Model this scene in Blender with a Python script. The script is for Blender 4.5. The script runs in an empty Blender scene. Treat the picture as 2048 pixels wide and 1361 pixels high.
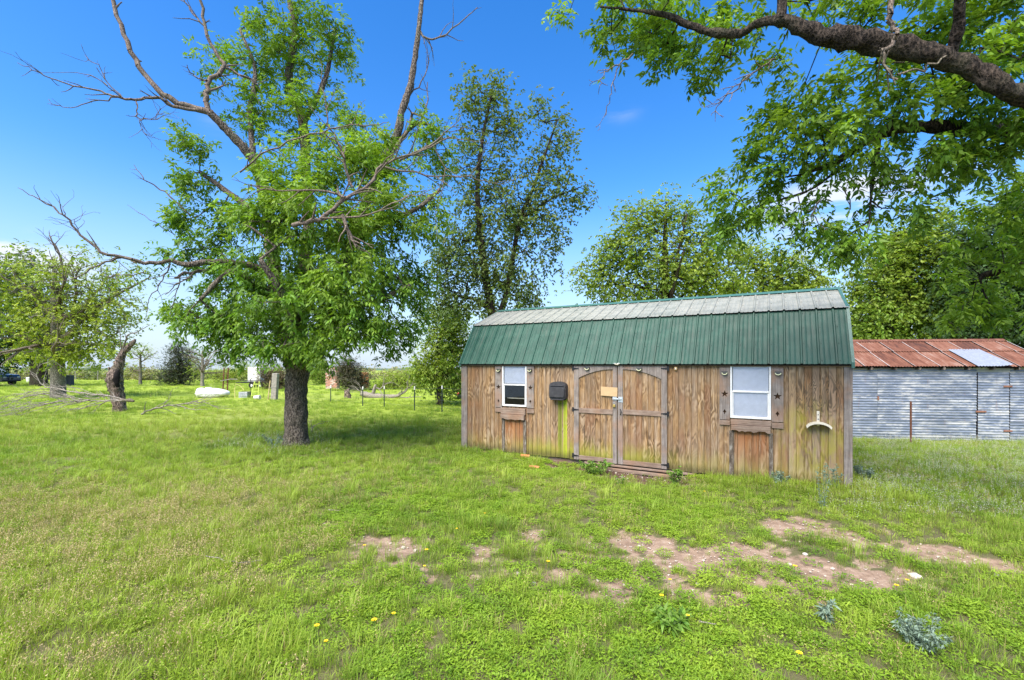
import bpy, bmesh, math, random
import numpy as np
from mathutils import Vector, Matrix
random.seed(7); RNG = np.random.default_rng(7)
scene = bpy.context.scene
COL = scene.collection
R = math.radians
# ------------------------------------------------------------------ camera, sky, sun, exposure
CAMZ, F, HX, HY = 1.93, 910.0, 1024.0, 728.0
cd = bpy.data.cameras.new('camera'); cam = bpy.data.objects.new('camera', cd); COL.objects.link(cam)
cam.location = (0, 0, CAMZ); cam.rotation_euler = (R(90), 0, 0)
cd.sensor_width = 36; cd.lens = 16.0; cd.shift_y = 0.0232; cd.clip_start = 0.05; cd.clip_end = 3000
scene.camera = cam
SUN_EL, SUN_AZ = R(56), R(212)      # azimuth measured clockwise from +Y: behind the camera, to its left
w = bpy.data.worlds.new('World'); scene.world = w; w.use_nodes = True
sd = bpy.data.lights.new('sun', 'SUN'); so = bpy.data.objects.new('sun', sd); COL.objects.link(so)
sd.energy = 3.7; sd.angle = R(56); sd.color = (1, .95, .87)
dvec = Vector((math.sin(SUN_AZ)*math.cos(SUN_EL), math.cos(SUN_AZ)*math.cos(SUN_EL), math.sin(SUN_EL)))
so.rotation_euler = dvec.to_track_quat('Z', 'Y').to_euler()
scene.view_settings.view_transform = 'Standard'; scene.view_settings.look = 'None'
scene.view_settings.exposure = 1.45; scene.view_settings.gamma = 1
scene.view_settings.use_curve_mapping = False
scene.render.engine = 'CYCLES'
scene.cycles.use_denoising = True
scene.cycles.max_bounces = 6; scene.cycles.diffuse_bounces = 3; scene.cycles.glossy_bounces = 2
scene.cycles.transmission_bounces = 4; scene.cycles.sample_clamp_indirect = 4

class NT:
    """tiny helper for node trees"""
    def __init__(s, nt): s.t = nt; s.n = nt.nodes; s.l = nt.links
    def put(s, node, key, v):
        if v is None: return
        if isinstance(v, bpy.types.NodeSocket): s.l.new(v, node.inputs[key])
        else: node.inputs[key].default_value = v
    def m(s, op, a, b=None, c=None, clamp=False):
        n = s.n.new('ShaderNodeMath'); n.operation = op; n.use_clamp = clamp
        s.put(n, 0, a); s.put(n, 1, b); s.put(n, 2, c); return n.outputs[0]
    def vm(s, op, a, b=None):
        n = s.n.new('ShaderNodeVectorMath'); n.operation = op
        s.put(n, 0, a); s.put(n, 1, b); return n.outputs[0]
    def xyz(s, v):
        n = s.n.new('ShaderNodeSeparateXYZ'); s.put(n, 0, v); return n.outputs
    def cxyz(s, x, y, z):
        n = s.n.new('ShaderNodeCombineXYZ'); s.put(n, 0, x); s.put(n, 1, y); s.put(n, 2, z); return n.outputs[0]
    def noise(s, v, scale, detail=3, rough=.55, dist=0, col=False):
        n = s.n.new('ShaderNodeTexNoise'); s.put(n, 'Vector', v); s.put(n, 'Scale', scale)
        s.put(n, 'Detail', detail); s.put(n, 'Roughness', rough); s.put(n, 'Distortion', dist)
        return n.outputs['Color' if col else 'Fac']
    def vor(s, v, scale, feat='F1', out='Distance'):
        n = s.n.new('ShaderNodeTexVoronoi'); n.feature = feat; s.put(n, 'Vector', v); s.put(n, 'Scale', scale)
        return n.outputs[out]
    def ramp(s, f, stops):
        n = s.n.new('ShaderNodeValToRGB'); e = n.color_ramp.elements
        while len(e) < len(stops): e.new(.5)
        for i, (p, c) in enumerate(stops):
            e[i].position = p; e[i].color = (*c, 1) if len(c) == 3 else c
        s.put(n, 0, f); return n.outputs[0]
    def mix(s, f, a, b, mode='MIX'):
        n = s.n.new('ShaderNodeMix'); n.data_type = 'RGBA'; n.blend_type = mode; n.clamp_factor = True
        s.put(n, 0, f)
        for k, v in ((6, a), (7, b)):
            if isinstance(v, tuple) and len(v) == 3: v = (*v, 1)
            s.put(n, k, v)
        return n.outputs[2]
    def mr(s, v, a, b, c=0., d=1., smooth=True):
        n = s.n.new('ShaderNodeMapRange'); n.interpolation_type = 'SMOOTHSTEP' if smooth else 'LINEAR'
        s.put(n, 0, v); s.put(n, 1, a); s.put(n, 2, b); s.put(n, 3, c); s.put(n, 4, d); return n.outputs[0]
    def scl(s, v, x, y, z): return s.vm('MULTIPLY', v, (x, y, z))
    def obj(s): return s.n.new('ShaderNodeTexCoord').outputs['Object']
    def pos(s): return s.n.new('ShaderNodeNewGeometry').outputs['Position']
    def rnd(s): return s.n.new('ShaderNodeObjectInfo').outputs['Random']
    def attr(s, name, out='Fac'):
        n = s.n.new('ShaderNodeAttribute'); n.attribute_name = name; return n.outputs[out]
    def bump(s, h, strength=.5, dist=.01):
        n = s.n.new('ShaderNodeBump'); s.put(n, 'Height', h); s.put(n, 'Strength', strength); s.put(n, 'Distance', dist)
        return n.outputs[0]

def sky():
    t = NT(w.node_tree); t.n.clear()
    st = t.n.new('ShaderNodeTexSky'); st.sky_type = 'NISHITA'; st.sun_disc = False
    st.sun_elevation = SUN_EL; st.sun_rotation = SUN_AZ
    st.altitude = 300; st.air_density = 1.0; st.dust_density = .6; st.ozone_density = 2.2
    d = t.n.new('ShaderNodeTexCoord').outputs['Generated']
    x, y, z = t.xyz(d)[0:3]
    hs = t.n.new('ShaderNodeHueSaturation'); t.put(hs, 'Color', st.outputs[0]); t.put(hs, 'Saturation', 1.38); t.put(hs, 'Value', 1.18)
    t.put(hs, 'Hue', .507)
    az = t.m('ARCTAN2', x, y); el = t.m('ARCSINE', z)
    wv = t.noise(t.scl(d, 1, 1, 3.2), 5.5, 6, .6, .6)
    tot = t.m('MULTIPLY', t.mr(wv, .66, .86), t.mr(el, .02, .2, .15, .0))
    cl = [(1690, 400, 165, 36, 2.0), (55, 508, 110, 30, 1.5), (1240, 228, 34, 13, .16), (1555, 510, 90, 40, 1.1),
          (430, 250, 30, 14, .15), (1450, 360, 35, 12, .5), (60, 545, 160, 40, .8)]
    for px, py, rx, ry, a in cl:
        v = Vector(((px-HX)/F, 1, (HY-py)/F)).normalized()
        a0, e0 = math.atan2(v.x, v.y), math.asin(v.z)
        k = 1/(1+((px-HX)/F)**2)
        q = t.m('ADD', t.m('POWER', t.m('DIVIDE', t.m('SUBTRACT', az, a0), rx/F*k), 2),
                t.m('POWER', t.m('DIVIDE', t.m('SUBTRACT', el, e0), ry/F*k**.5), 2))
        g = t.m('EXPONENT', t.m('MULTIPLY', q, -1))
        g = t.m('MULTIPLY', t.m('MULTIPLY', g, a), t.mr(wv, .36, .66))
        tot = t.m('ADD', tot, g)
    hz = t.m('MULTIPLY', t.mr(el, -.06, .38, 1, 0), .95)
    c1 = t.mix(hz, hs.outputs[0], (2.45, 3.0, 3.75))
    c2 = t.mix(t.m('MINIMUM', tot, .85), c1, (3.9, 4.0, 4.2))
    bg = t.n.new('ShaderNodeBackground'); t.put(bg, 'Color', c2); t.put(bg, 'Strength', .098)
    o = t.n.new('ShaderNodeOutputWorld'); t.l.new(bg.outputs[0], o.inputs[0])
sky()

# ------------------------------------------------------------------ helpers
def mat(name, build, rough=.8, spec=.3, metal=0., bump=None):
    m = bpy.data.materials.new(name); m.use_nodes = True
    t = NT(m.node_tree); b = m.node_tree.nodes['Principled BSDF']
    b.inputs['Roughness'].default_value = rough; b.inputs['Metallic'].default_value = metal
    b.inputs['Specular IOR Level'].default_value = spec
    r = build(t) if callable(build) else build
    if isinstance(r, dict):
        for k, v in r.items(): t.put(b, k, v)
    else:
        t.put(b, 'Base Color', (*r, 1) if isinstance(r, tuple) and len(r) == 3 else r)
    return m
def plain(name, c, rough=.7, spec=.3, metal=0., var=.25, sc=14., bd=.004):
    def f(t):
        n = t.noise(t.obj(), sc, 5, .65)
        k = t.mr(n, .3, .7, 1-var, 1+var, False)
        cc = t.mix(1., (*c, 1), t.cxyz(k, k, k), 'MULTIPLY')
        return {'Base Color': cc, 'Normal': t.bump(n, .4, bd)}
    return mat(name, f, rough, spec, metal)

class MB:
    def __init__(s): s.v = []; s.f = []
    def add(s, vs, fs):
        k = len(s.v); s.v += [tuple(p) for p in vs]; s.f += [tuple(i+k for i in f) for f in fs]; return s
    def box(s, a, b, M=None):
        (x0, y0, z0), (x1, y1, z1) = a, b
        vs = [Vector(p) for p in ((x0,y0,z0),(x1,y0,z0),(x1,y1,z0),(x0,y1,z0),(x0,y0,z1),(x1,y0,z1),(x1,y1,z1),(x0,y1,z1))]
        if M is not None: vs = [M @ p for p in vs]
        return s.add(vs, [(0,3,2,1),(4,5,6,7),(0,1,5,4),(1,2,6,5),(2,3,7,6),(3,0,4,7)])
    def prism(s, poly, y0, y1):          # polygon in x,z pushed from y0 to y1
        n = len(poly); vs = [(x, y0, z) for x, z in poly]+[(x, y1, z) for x, z in poly]
        fs = [tuple(range(n)), tuple(range(2*n-1, n-1, -1))]+[(i, i+n, (i+1) % n+n, (i+1) % n) for i in range(n)]
        return s.add(vs, fs)
    def tube(s, pts, rad, n=8, cap=True):
        pts = [Vector(p) for p in pts]; rad = rad if hasattr(rad, '__len__') else [rad]*len(pts)
        vs = []; fs = []; up = None
        for i, p in enumerate(pts):
            d = (pts[min(i+1, len(pts)-1)]-pts[max(i-1, 0)]).normalized()
            if up is None: up = d.orthogonal().normalized()
            up = (up-d*up.dot(d)).normalized(); q = d.cross(up)
            for k in range(n):
                a = 2*math.pi*k/n; vs.append(p+(up*math.cos(a)+q*math.sin(a))*rad[i])
        for i in range(len(pts)-1):
            for k in range(n):
                fs.append((i*n+k, i*n+(k+1) % n, (i+1)*n+(k+1) % n, (i+1)*n+k))
        if cap: fs += [tuple(range(n-1, -1, -1)), tuple((len(pts)-1)*n+k for k in range(n))]
        return s.add(vs, fs)
    def mesh(s, name, m, smooth=False):
        me = bpy.data.meshes.new(name); me.from_pydata(s.v, [], s.f); me.materials.append(m)
        if smooth: me.polygons.foreach_set('use_smooth', [True]*len(me.polygons))
        me.update(); return me
def npmesh(name, V, Fc, m, smooth=False, attrs=None):
    """V (n,3), Fc (k,s) with s 3 or 4"""
    me = bpy.data.meshes.new(name); V = np.asarray(V, dtype=np.float32); Fc = np.asarray(Fc, dtype=np.int32)
    k, sz = Fc.shape
    me.vertices.add(len(V)); me.vertices.foreach_set('co', V.ravel())
    me.loops.add(k*sz); me.loops.foreach_set('vertex_index', Fc.ravel())
    me.polygons.add(k); me.polygons.foreach_set('loop_start', np.arange(k, dtype=np.int32)*sz)
    if smooth: me.polygons.foreach_set('use_smooth', np.ones(k, dtype=bool))
    for an, av in (attrs or {}).items():
        a = me.attributes.new(an, 'FLOAT', 'POINT'); a.data.foreach_set('value', np.asarray(av, dtype=np.float32))
    me.materials.append(m); me.update(calc_edges=True); return me
def link(name, me, parent=None, kind=None):
    o = bpy.data.objects.new(name, me); COL.objects.link(o)
    if parent is not None: o.parent = parent
    if kind: o['kind'] = kind
    return o
def tag(o, label, cat, group=None):
    o['label'] = label; o['category'] = cat
    if group: o['group'] = group
    return o
def thing(name, label, cat, loc=(0,0,0), rz=0., group=None):
    o = bpy.data.objects.new(name, None); COL.objects.link(o); o.empty_display_size = .2
    o.location = loc; o.rotation_euler = (0, 0, rz); return tag(o, label, cat, group)
def beveled(me, w_=.004, seg=1):
    b = bmesh.new(); b.from_mesh(me); bmesh.ops.bevel(b, geom=b.edges[:], offset=w_, segments=seg, affect='EDGES'); b.to_mesh(me); b.free(); return me

# terrain -----------------------------------------------------------------------------------
A = math.atan(910/1595.); CA, SA = math.cos(A), math.sin(A)
SHO = (-1.155, 10.567); SHL = 7.30; SHD = 3.40          # shed origin (left front corner), length, depth
def smooth(t): t = np.clip(t, 0, 1); return t*t*(3-2*t)
def hgt(x, y):
    x = np.asarray(x, float); y = np.asarray(y, float)
    h = .022*np.sin(.9*x+1.3)*np.sin(.8*y+.4)+.014*np.sin(2.1*x+.7*y)+.008*np.sin(4.3*x-3.1*y+1)+.006*np.sin(7.1*x+5.3*y)
    lx = (x-SHO[0])*CA-(y-SHO[1])*SA; ly = (x-SHO[0])*SA+(y-SHO[1])*CA
    near = np.exp(-(np.maximum(0, np.abs(ly)-.3)/1.3)**2)*smooth((lx+2)/1.5)*smooth((9.5-lx)/2)
    tgt = np.interp(lx, [0, 1.5, 2.4, 4.4, 5.3, 7.3, 9], [-.01, -.03, -.10, -.13, -.02, .06, .06])
    h = h*(1-near*.8)+tgt*near
    far = np.maximum(0, y-30); h = h - .012*far + .15*smooth(far/40)*np.sin(x*.05+y*.03)*smooth((y-60)/60)
    return h
def Yof(py): return CAMZ*F/(py-HY) if py > 786.6 else 1429/max(py-HY-10.92, .5)
def G(px, py):
    Y = Yof(py); X = (px-HX)/F*Y; return Vector((X, Y, float(hgt(X, Y))))
def P(px, py, Y): return Vector(((px-HX)/F*Y, Y, CAMZ+(HY-py)/F*Y))
def cat(pts, sub=6):
    """catmull-rom through rows of any width"""
    p = np.array(pts, float); out = []
    q = np.vstack([2*p[0]-p[1], p, 2*p[-1]-p[-2]])
    for i in range(1, len(q)-2):
        for k in range(sub):
            t = k/sub; out.append(.5*((2*q[i])+(-q[i-1]+q[i+1])*t+(2*q[i-1]-5*q[i]+4*q[i+1]-q[i+2])*t*t+(-q[i-1]+3*q[i]-3*q[i+1]+q[i+2])*t**3))
    out.append(p[-1]); return np.array(out)
# ------------------------------------------------------------------ materials
def bark(name, dark, light, sc=1.0, amt=.03):
    def f(t):
        p = t.pos(); v = t.scl(p, 9*sc, 9*sc, 2.0*sc)
        a = t.noise(v, 3.2, 6, .65, .8); b = t.vor(t.vm('ADD', t.scl(p, 22*sc, 22*sc, 7*sc), t.noise(p, 9, 4, .7, 0, True)), 2.2)
        h = t.m('ADD', t.m('MULTIPLY', a, .6), t.m('MULTIPLY', b, .45))
        big = t.noise(p, 1.6, 3)
        c = t.ramp(h, [(.34, dark), (.50, tuple((d+l)*.36 for d, l in zip(dark, light))), (.64, light), (.78, tuple(min(1, l*1.35) for l in light))])
        c = t.mix(t.mr(big, .45, .7, 0, .35), c, (.11, .12, .06))
        return {'Base Color': c, 'Normal': t.bump(h, 1., amt)}
    return mat(name, f, .9, .15)
M_bark = bark('bark_pecan', (.014, .010, .008), (.24, .19, .145), 1.25, .045)
M_bark_pale = bark('bark_pale', (.05, .04, .03), (.30, .26, .21), 1.2, .02)
M_bark_dark = bark('bark_dark', (.010, .008, .006), (.075, .055, .040), 1.0, .06)
M_dead = bark('dead_wood', (.09, .07, .055), (.38, .33, .27), 2.0, .006)
M_deadd = bark('dead_wood_brown', (.05, .035, .025), (.24, .185, .14), 2.0, .006)

def leafmat(name, dark, mid, young, transl=.38, tr=None):
    m = bpy.data.materials.new(name); m.use_nodes = True; t = NT(m.node_tree); t.n.clear()
    r = t.attr('rnd'); y = t.attr('tint')
    c = t.ramp(r, [(.0, dark), (.45, mid), (1., tuple(c*1.5 for c in mid))])
    c = t.mix(y, c, young)
    d = t.n.new('ShaderNodeBsdfPrincipled'); t.put(d, 'Base Color', c); t.put(d, 'Roughness', .55); t.put(d, 'Specular IOR Level', .35)
    tl = t.n.new('ShaderNodeBsdfTranslucent'); t.put(tl, 'Color', t.mix(1., c, tr or (1.25, 1.3, .55), 'MULTIPLY'))
    ms = t.n.new('ShaderNodeMixShader'); t.put(ms, 0, transl); t.l.new(d.outputs[0], ms.inputs[1]); t.l.new(tl.outputs[0], ms.inputs[2])
    o = t.n.new('ShaderNodeOutputMaterial'); t.l.new(ms.outputs[0], o.inputs[0]); return m
M_leaf = leafmat('leaf_pecan', (.028, .080, .010), (.095, .205, .020), (.28, .40, .04))
M_leaf_mid = leafmat('leaf_dull', (.05, .085, .022), (.105, .165, .035), (.20, .21, .05))
M_leaf_far = leafmat('leaf_far', (.045, .095, .012), (.12, .21, .025), (.32, .38, .045))
M_leaf_dark = leafmat('leaf_dark', (.02, .045, .015), (.045, .09, .025), (.09, .14, .03))
M_leaf_cedar = leafmat('leaf_cedar', (.018, .032, .016), (.038, .058, .026), (.12, .085, .04), .15)
M_leaf_brush = leafmat('leaf_brush', (.07, .10, .03), (.13, .18, .05), (.28, .25, .12), .3)

# ------------------------------------------------------------------ trees
def frusta(S, n=5):
    """S rows: p0(3) p1(3) r0 r1 -> verts, quads"""
    S = np.asarray(S, float); N = len(S); p0, p1, r0, r1 = S[:, :3], S[:, 3:6], S[:, 6], S[:, 7]
    d = p1-p0; d /= np.linalg.norm(d, axis=1, keepdims=True)+1e-9
    ref = np.where(np.abs(d[:, 2:3]) < .9, np.array([[0, 0, 1.]]), np.array([[1., 0, 0]]))
    u = np.cross(d, ref); u /= np.linalg.norm(u, axis=1, keepdims=True)+1e-9; q = np.cross(d, u)
    a = 2*np.pi*np.arange(n)/n; c = np.cos(a)[None, :, None]; s = np.sin(a)[None, :, None]
    ring = u[:, None]*c+q[:, None]*s
    V = np.stack([p0[:, None]+ring*r0[:, None, None], p1[:, None]+ring*r1[:, None, None]], 1).reshape(-1, 3)
    k = np.arange(n); b = (np.arange(N)*2*n)[:, None]
    Fq = np.stack([b+k, b+(k+1) % n, b+n+(k+1) % n, b+n+k], -1).reshape(-1, 4)
    return V, Fq
def barknoise(V, amp):
    x, y, z = V.T
    return amp*(np.sin(23*x+9*np.sin(3*z))*np.sin(21*y+2*z)+.6*np.sin(51*x+4*z)*np.sin(47*y-3*z)+.5*np.sin(9*x+5*y+7*z))
def limbs_mesh(name, limbs, m, n=14, sub=6, amp=.012, seg=None):
    """limbs: list of [(x,y,z,r), ...] world; smooth lumpy tubes in one mesh"""
    Vs, Fs, k0 = [], [], 0
    for L in limbs:
        L = cat(L, sub) if len(L) > 1 else np.array(L)
        mb = MB(); mb.tube([tuple(p[:3]) for p in L], [max(p[3], .002) for p in L], n, cap=False)
        V = np.array(mb.v); Fq = np.array(mb.f); C = np.repeat(L[:, :3], n, 0); rr = np.repeat(L[:, 3], n)
        nd = (V-C)/np.maximum(np.linalg.norm(V-C, axis=1, keepdims=True), 1e-6)
        V = V+nd*(barknoise(V, amp)*np.minimum(1, rr/.12))[:, None]
        Vs.append(V); Fs.append(Fq+k0); k0 += len(V)
        tip = [len(V)-n+i for i in range(n)]
        # close the tip with quads
        for i in range(1, n//2): Fs.append(np.array([[tip[i-1], tip[i], tip[-i-1], tip[-i]]])+k0-len(V))
    return npmesh(name, np.vstack(Vs), np.vstack(Fs), m, True)
def grow(limbs, C, rng, tip=.0045, step=.35, wob=.12, expo=.47, rmax=.09):
    """hang cluster centres C (n,3) on the limbs by branching; returns twig segments"""
    nodes = []; par = []; lim = []
    for L in limbs:
        L = cat(L, 5)
        for i in range(len(L)):
            nodes.append(L[i, :3]); par.append(-1); lim.append(L[i, 3])
    N0 = len(nodes); cap = N0+len(C)*8; X = np.zeros((cap, 3)); X[:N0] = nodes; n = N0
    par = par+[0]*(cap-N0); depth = np.zeros(cap)
    d0 = np.array([np.min(np.linalg.norm(X[:N0]-c, axis=1)) for c in C]); order = np.argsort(d0)
    for ci in order:
        c = C[ci]; v = c-X[:n]; dist = np.linalg.norm(v, axis=1)
        j = int(np.argmin(dist+.35*np.maximum(0, -v[:, 2])+.03*depth[:n])); L = dist[j]
        k = max(1, min(6, int(L/step))); prev = j; a = X[j].copy()
        off = rng.normal(size=3)*wob*L
        for q in range(1, k+1):
            t = q/k; p = a+(c-a)*t+off*math.sin(math.pi*t)+np.array([0, 0, .10*L*math.sin(math.pi*t)])
            if q < k: p = p+rng.normal(size=3)*.04*L
            X[n] = p; par[n] = prev; depth[n] = depth[prev]+1; prev = n; n += 1
    wt = np.ones(n)
    for i in range(n-1, N0-1, -1):
        if par[i] >= 0: wt[par[i]] += wt[i] if par[i] >= N0 else 0
    rad = np.minimum(tip*wt**expo, rmax); segs = []
    for i in range(N0, n):
        p = par[i]; r0 = rad[i]*1.12 if p < N0 else min(rad[p], rad[i]*1.6)
        segs.append([*X[p], *X[i], r0, rad[i]])
    return segs, X[N0:n]
def norm(v): return v/(np.linalg.norm(v, axis=-1, keepdims=True)+1e-9)
def leaves(C, out, tint, rng, K=10, pairs=5, Ls=.22, ll=.085, lw=.024, spread=.18, droop=.5, flat=.0):
    """compound leaves: K per centre, each with leaflet pairs on a drooping stalk"""
    N = len(C); K_ = np.repeat(np.arange(N), K); B = C[K_]+rng.normal(size=(N*K, 3))*spread
    d = norm(out[K_]*.7+rng.normal(size=(N*K, 3))*.8-np.array([0, 0, droop*.6]))
    L = Ls*rng.uniform(.65, 1.25, N*K); tn = np.clip(tint[K_]+rng.normal(size=N*K)*.12, 0, 1); rn = np.clip(.48+.27*rng.normal(size=N*K)+.12*rng.normal(size=N)[K_], 0, 1)
    side = norm(np.cross(d, np.array([0, 0, 1.])+rng.normal(size=(N*K, 3))*.35)); M = pairs*2+1
    t = np.concatenate([np.repeat(np.linspace(.25, .92, pairs), 2), [1.0]]); sg = np.concatenate([np.tile([1., -1.], pairs), [0.]])
    n_ = len(B)*M; t = np.tile(t, len(B)); sg = np.tile(sg, len(B)); I = np.repeat(np.arange(len(B)), M)
    base = B[I]+d[I]*(t*L[I])[:, None]-np.array([0, 0, 1.])*(droop*L[I]*t*t*.6)[:, None]
    ld = norm(d[I]*(.55+.45*(sg == 0))[:, None]+side[I]*sg[:, None]*.85-np.array([0, 0, 1.])*(droop*(.5+.5*t))[:, None]+rng.normal(size=(n_, 3))*.16)
    l = ll*rng.uniform(.55, 1.3, n_)*(.6+.5*np.sin(np.pi*np.minimum(t, .97)))
    wv = norm(np.cross(ld, norm(np.array([0, 0, 1.])+rng.normal(size=(n_, 3))*.5)))
    w_ = lw*rng.uniform(.75, 1.2, n_)
    mid = base+ld*(l*.42)[:, None]; tipp = base+ld*l[:, None]-np.array([0, 0, 1.])*(l*.18)[:, None]
    V = np.stack([base, mid+wv*w_[:, None]*.5, tipp, mid-wv*w_[:, None]*.5], 1).reshape(-1, 3)
    Fq = np.arange(len(V)).reshape(-1, 4)
    return V, Fq, np.repeat(rn[I], 4), np.repeat(tn[I], 4)
def blob_points(blobs, Yc, n, rng, dscale=1.0):
    """blobs: (px, py, rx, ry, density, tint[, dY]) -> cluster centres and tints"""
    A_ = np.array([b[2]*b[3]*b[4] for b in blobs], float); A_ /= A_.sum(); C, T = [], []
    for b, a in zip(blobs, A_):
        k = max(2, int(round(a*n))); Y = Yc+(b[6] if len(b) > 6 else 0); s = Y/F
        u = norm(rng.normal(size=(k, 3)))*(rng.uniform(.05, 1, (k, 1))**.42)
        c = np.array(P(b[0], b[1], Y)); dr = (b[2]+b[3])*.5*s*dscale
        C.append(c+u*np.array([b[2]*s, dr, b[3]*s])); T.append(np.clip(np.full(k, b[5])+rng.normal(size=k)*.1+u[:, 2]*.12, 0, 1))
    return np.vstack(C), np.concatenate(T)
def tree(name, label, cat_, base, limbs, blobs, Yc, n, mleaf, mbark, seed, K=10, trunk_n=14, dscale=1.0, tip=.0045, group=None,
         bare=None, leafkw=None, amp=.012, rmax=.09, step=.35, sub=6):
    rng = np.random.default_rng(seed); b = Vector(base); inv = np.array([b.x, b.y, b.z])
    root = thing(name, label, cat_, base, 0, group)
    L2 = [[(x-b.x, y-b.y, z-b.z, r) for x, y, z, r in L] for L in limbs]
    link('trunk', limbs_mesh('trunk', L2, mbark, trunk_n, sub, amp), root)
    C, T = blob_points(blobs, Yc, n, rng, dscale); C = C-inv
    segs, _ = grow(L2, C, rng, tip=tip, rmax=rmax, step=step)
    V, Fq = frusta(segs, 5); link('branches', npmesh('branches', V, Fq, mbark, True), root, 'stuff')
    cen = C.mean(0); out = norm(C-cen)
    V, Fq, rn, tn = leaves(C, out, T, rng, K=K, **(leafkw or {}))
    link('crown', npmesh('crown', V, Fq, mleaf, False, {'rnd': rn, 'tint': tn}), root, 'stuff')
    if bare: 
        V, Fq = frusta(bare(rng, inv), 5); link('dead_branches', npmesh('dead_branches', V, Fq, M_deadd, True), root, 'stuff')
    return root
def bare_from(p, d, L, r, rng, segs, depth=0, maxd=3, sag=.0, ang=.6):
    """recursive bare branching"""
    n = max(3, int(L/.16)); p = np.array(p, float); d = norm(np.array(d, float)); st = L/n
    for i in range(n):
        d = norm(d+rng.normal(size=3)*.13+np.array([0, 0, -sag])); q = p+d*st
        r1 = r*(1-.75*(i+1)/n)+.0015; r0 = r*(1-.75*i/n)+.0015
        segs.append([*p, *q, r0, r1]); p = q
        if depth < maxd and i > 0 and rng.random() < .42:
            dd = norm(d+norm(np.cross(d, rng.normal(size=3)))*ang*rng.uniform(.7, 1.4))
            bare_from(p, dd, L*rng.uniform(.25, .5)*(1-.4*i/n), r1*.6, rng, segs, depth+1, maxd, sag, ang)
def poly_bare(px, Y, rng, inv, segs, r0, r1, side=True, L=.6, maxd=2, dens=.5, ang=.8):
    """bare limb along pixel points (px,py[,dY]) with side twigs"""
    pts = [(*P(q[0], q[1], Y+(q[2] if len(q) > 2 else 0)), ) for q in px]; c = cat(np.array(pts), 4)-inv; n = len(c)
    c[1:-1] += rng.normal(size=(n-2, 3))*.015
    for i in range(n-1):
        a = r0+(r1-r0)*i/(n-1); b = r0+(r1-r0)*(i+1)/(n-1); segs.append([*c[i], *c[i+1], a, b])
        if side and rng.random() < dens:
            d = norm(c[i+1]-c[i]); dd = norm(d+norm(np.cross(d, rng.normal(size=3)))*ang)
            bare_from(c[i+1], dd, L*rng.uniform(.4, 1.), b*.55+.001, rng, segs, 1, maxd+1)
# ------------------------------------------------------------------ the ground
DIRT = []      # (px, py, rx, ry, strength) given where the bare soil shows
for px, py, rx, ry, s in [(760,1085,120,18,.75),(1000,1120,110,20,.6),(850,1155,60,12,.6),(1420,1170,90,22,.6),(1600,1060,90,26,1.2),(1420,1115,130,26,1.0),(1690,1160,110,32,1.1),(1290,1085,60,22,1.1),(965,1098,50,14,1.0),
        (800,1102,75,16,.8),(1880,1115,110,30,.8),(1140,1145,80,20,.8),(700,1110,60,14,.55),(940,1158,40,16,.8),(640,1056,50,8,.6),
        (1250,1165,110,26,.7),(2000,1140,90,30,.7),(1500,1190,110,30,.6),(1750,1090,90,22,.6),(880,1130,120,30,.5),(1060,1060,60,16,.45),(1280,1200,60,26,.6),
        (1340,1290,60,20,.45),(700,1165,40,16,.5)]:
    g = G(px, py); g2 = G(px, py-ry); g3 = G(px, py+ry)
    DIRT.append((g.x, (g2.y+g3.y)/2, rx*g.y/F, max(.08, (g2.y-g3.y)/2), s))
def fnoise(x, y, s=1.0):
    return (np.sin(3.1*s*x+1.7*np.sin(2.3*s*y))*np.sin(2.7*s*y+1.9*np.sin(1.9*s*x+1))+.6*np.sin(7.3*s*x+2.1*np.sin(5.9*s*y+2))*np.sin(6.7*s*y+1.3*np.sin(8.1*s*x))
            +.35*np.sin(15.7*s*x+3*np.sin(9*s*y))*np.sin(16.3*s*y+2*np.sin(11*s*x)))/1.6
def dirt(x, y):
    x = np.asarray(x, float); y = np.asarray(y, float); t = np.zeros_like(x)
    for a, b, rx, ry, s in DIRT: t = np.maximum(t, s*np.exp(-((x-a)/rx)**2-((y-b)/ry)**2))
    lo = .50*np.exp(-np.maximum(0, np.abs(x-.0-(.55*(y-4.2)+1.6))/2.6)**4-((y-4.35)/.85)**2); t = np.maximum(t, lo)
    t = smooth((t+.34*fnoise(x, y, 1.3)+.26*fnoise(x+3, y, 4.1)+.22*fnoise(x, y+2, 9.)-.23)/.48)*(t > .04)
    lx = (x-SHO[0])*CA-(y-SHO[1])*SA; ly = (x-SHO[0])*SA+(y-SHO[1])*CA
    door = smooth((lx-1.9)/.7)*smooth((5.8-lx)/1.2)*smooth((ly+1.25-.45*fnoise(x, y, 2))/.8)*smooth((.4-ly)/.3)
    return np.maximum(t, door*.86), door
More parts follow.
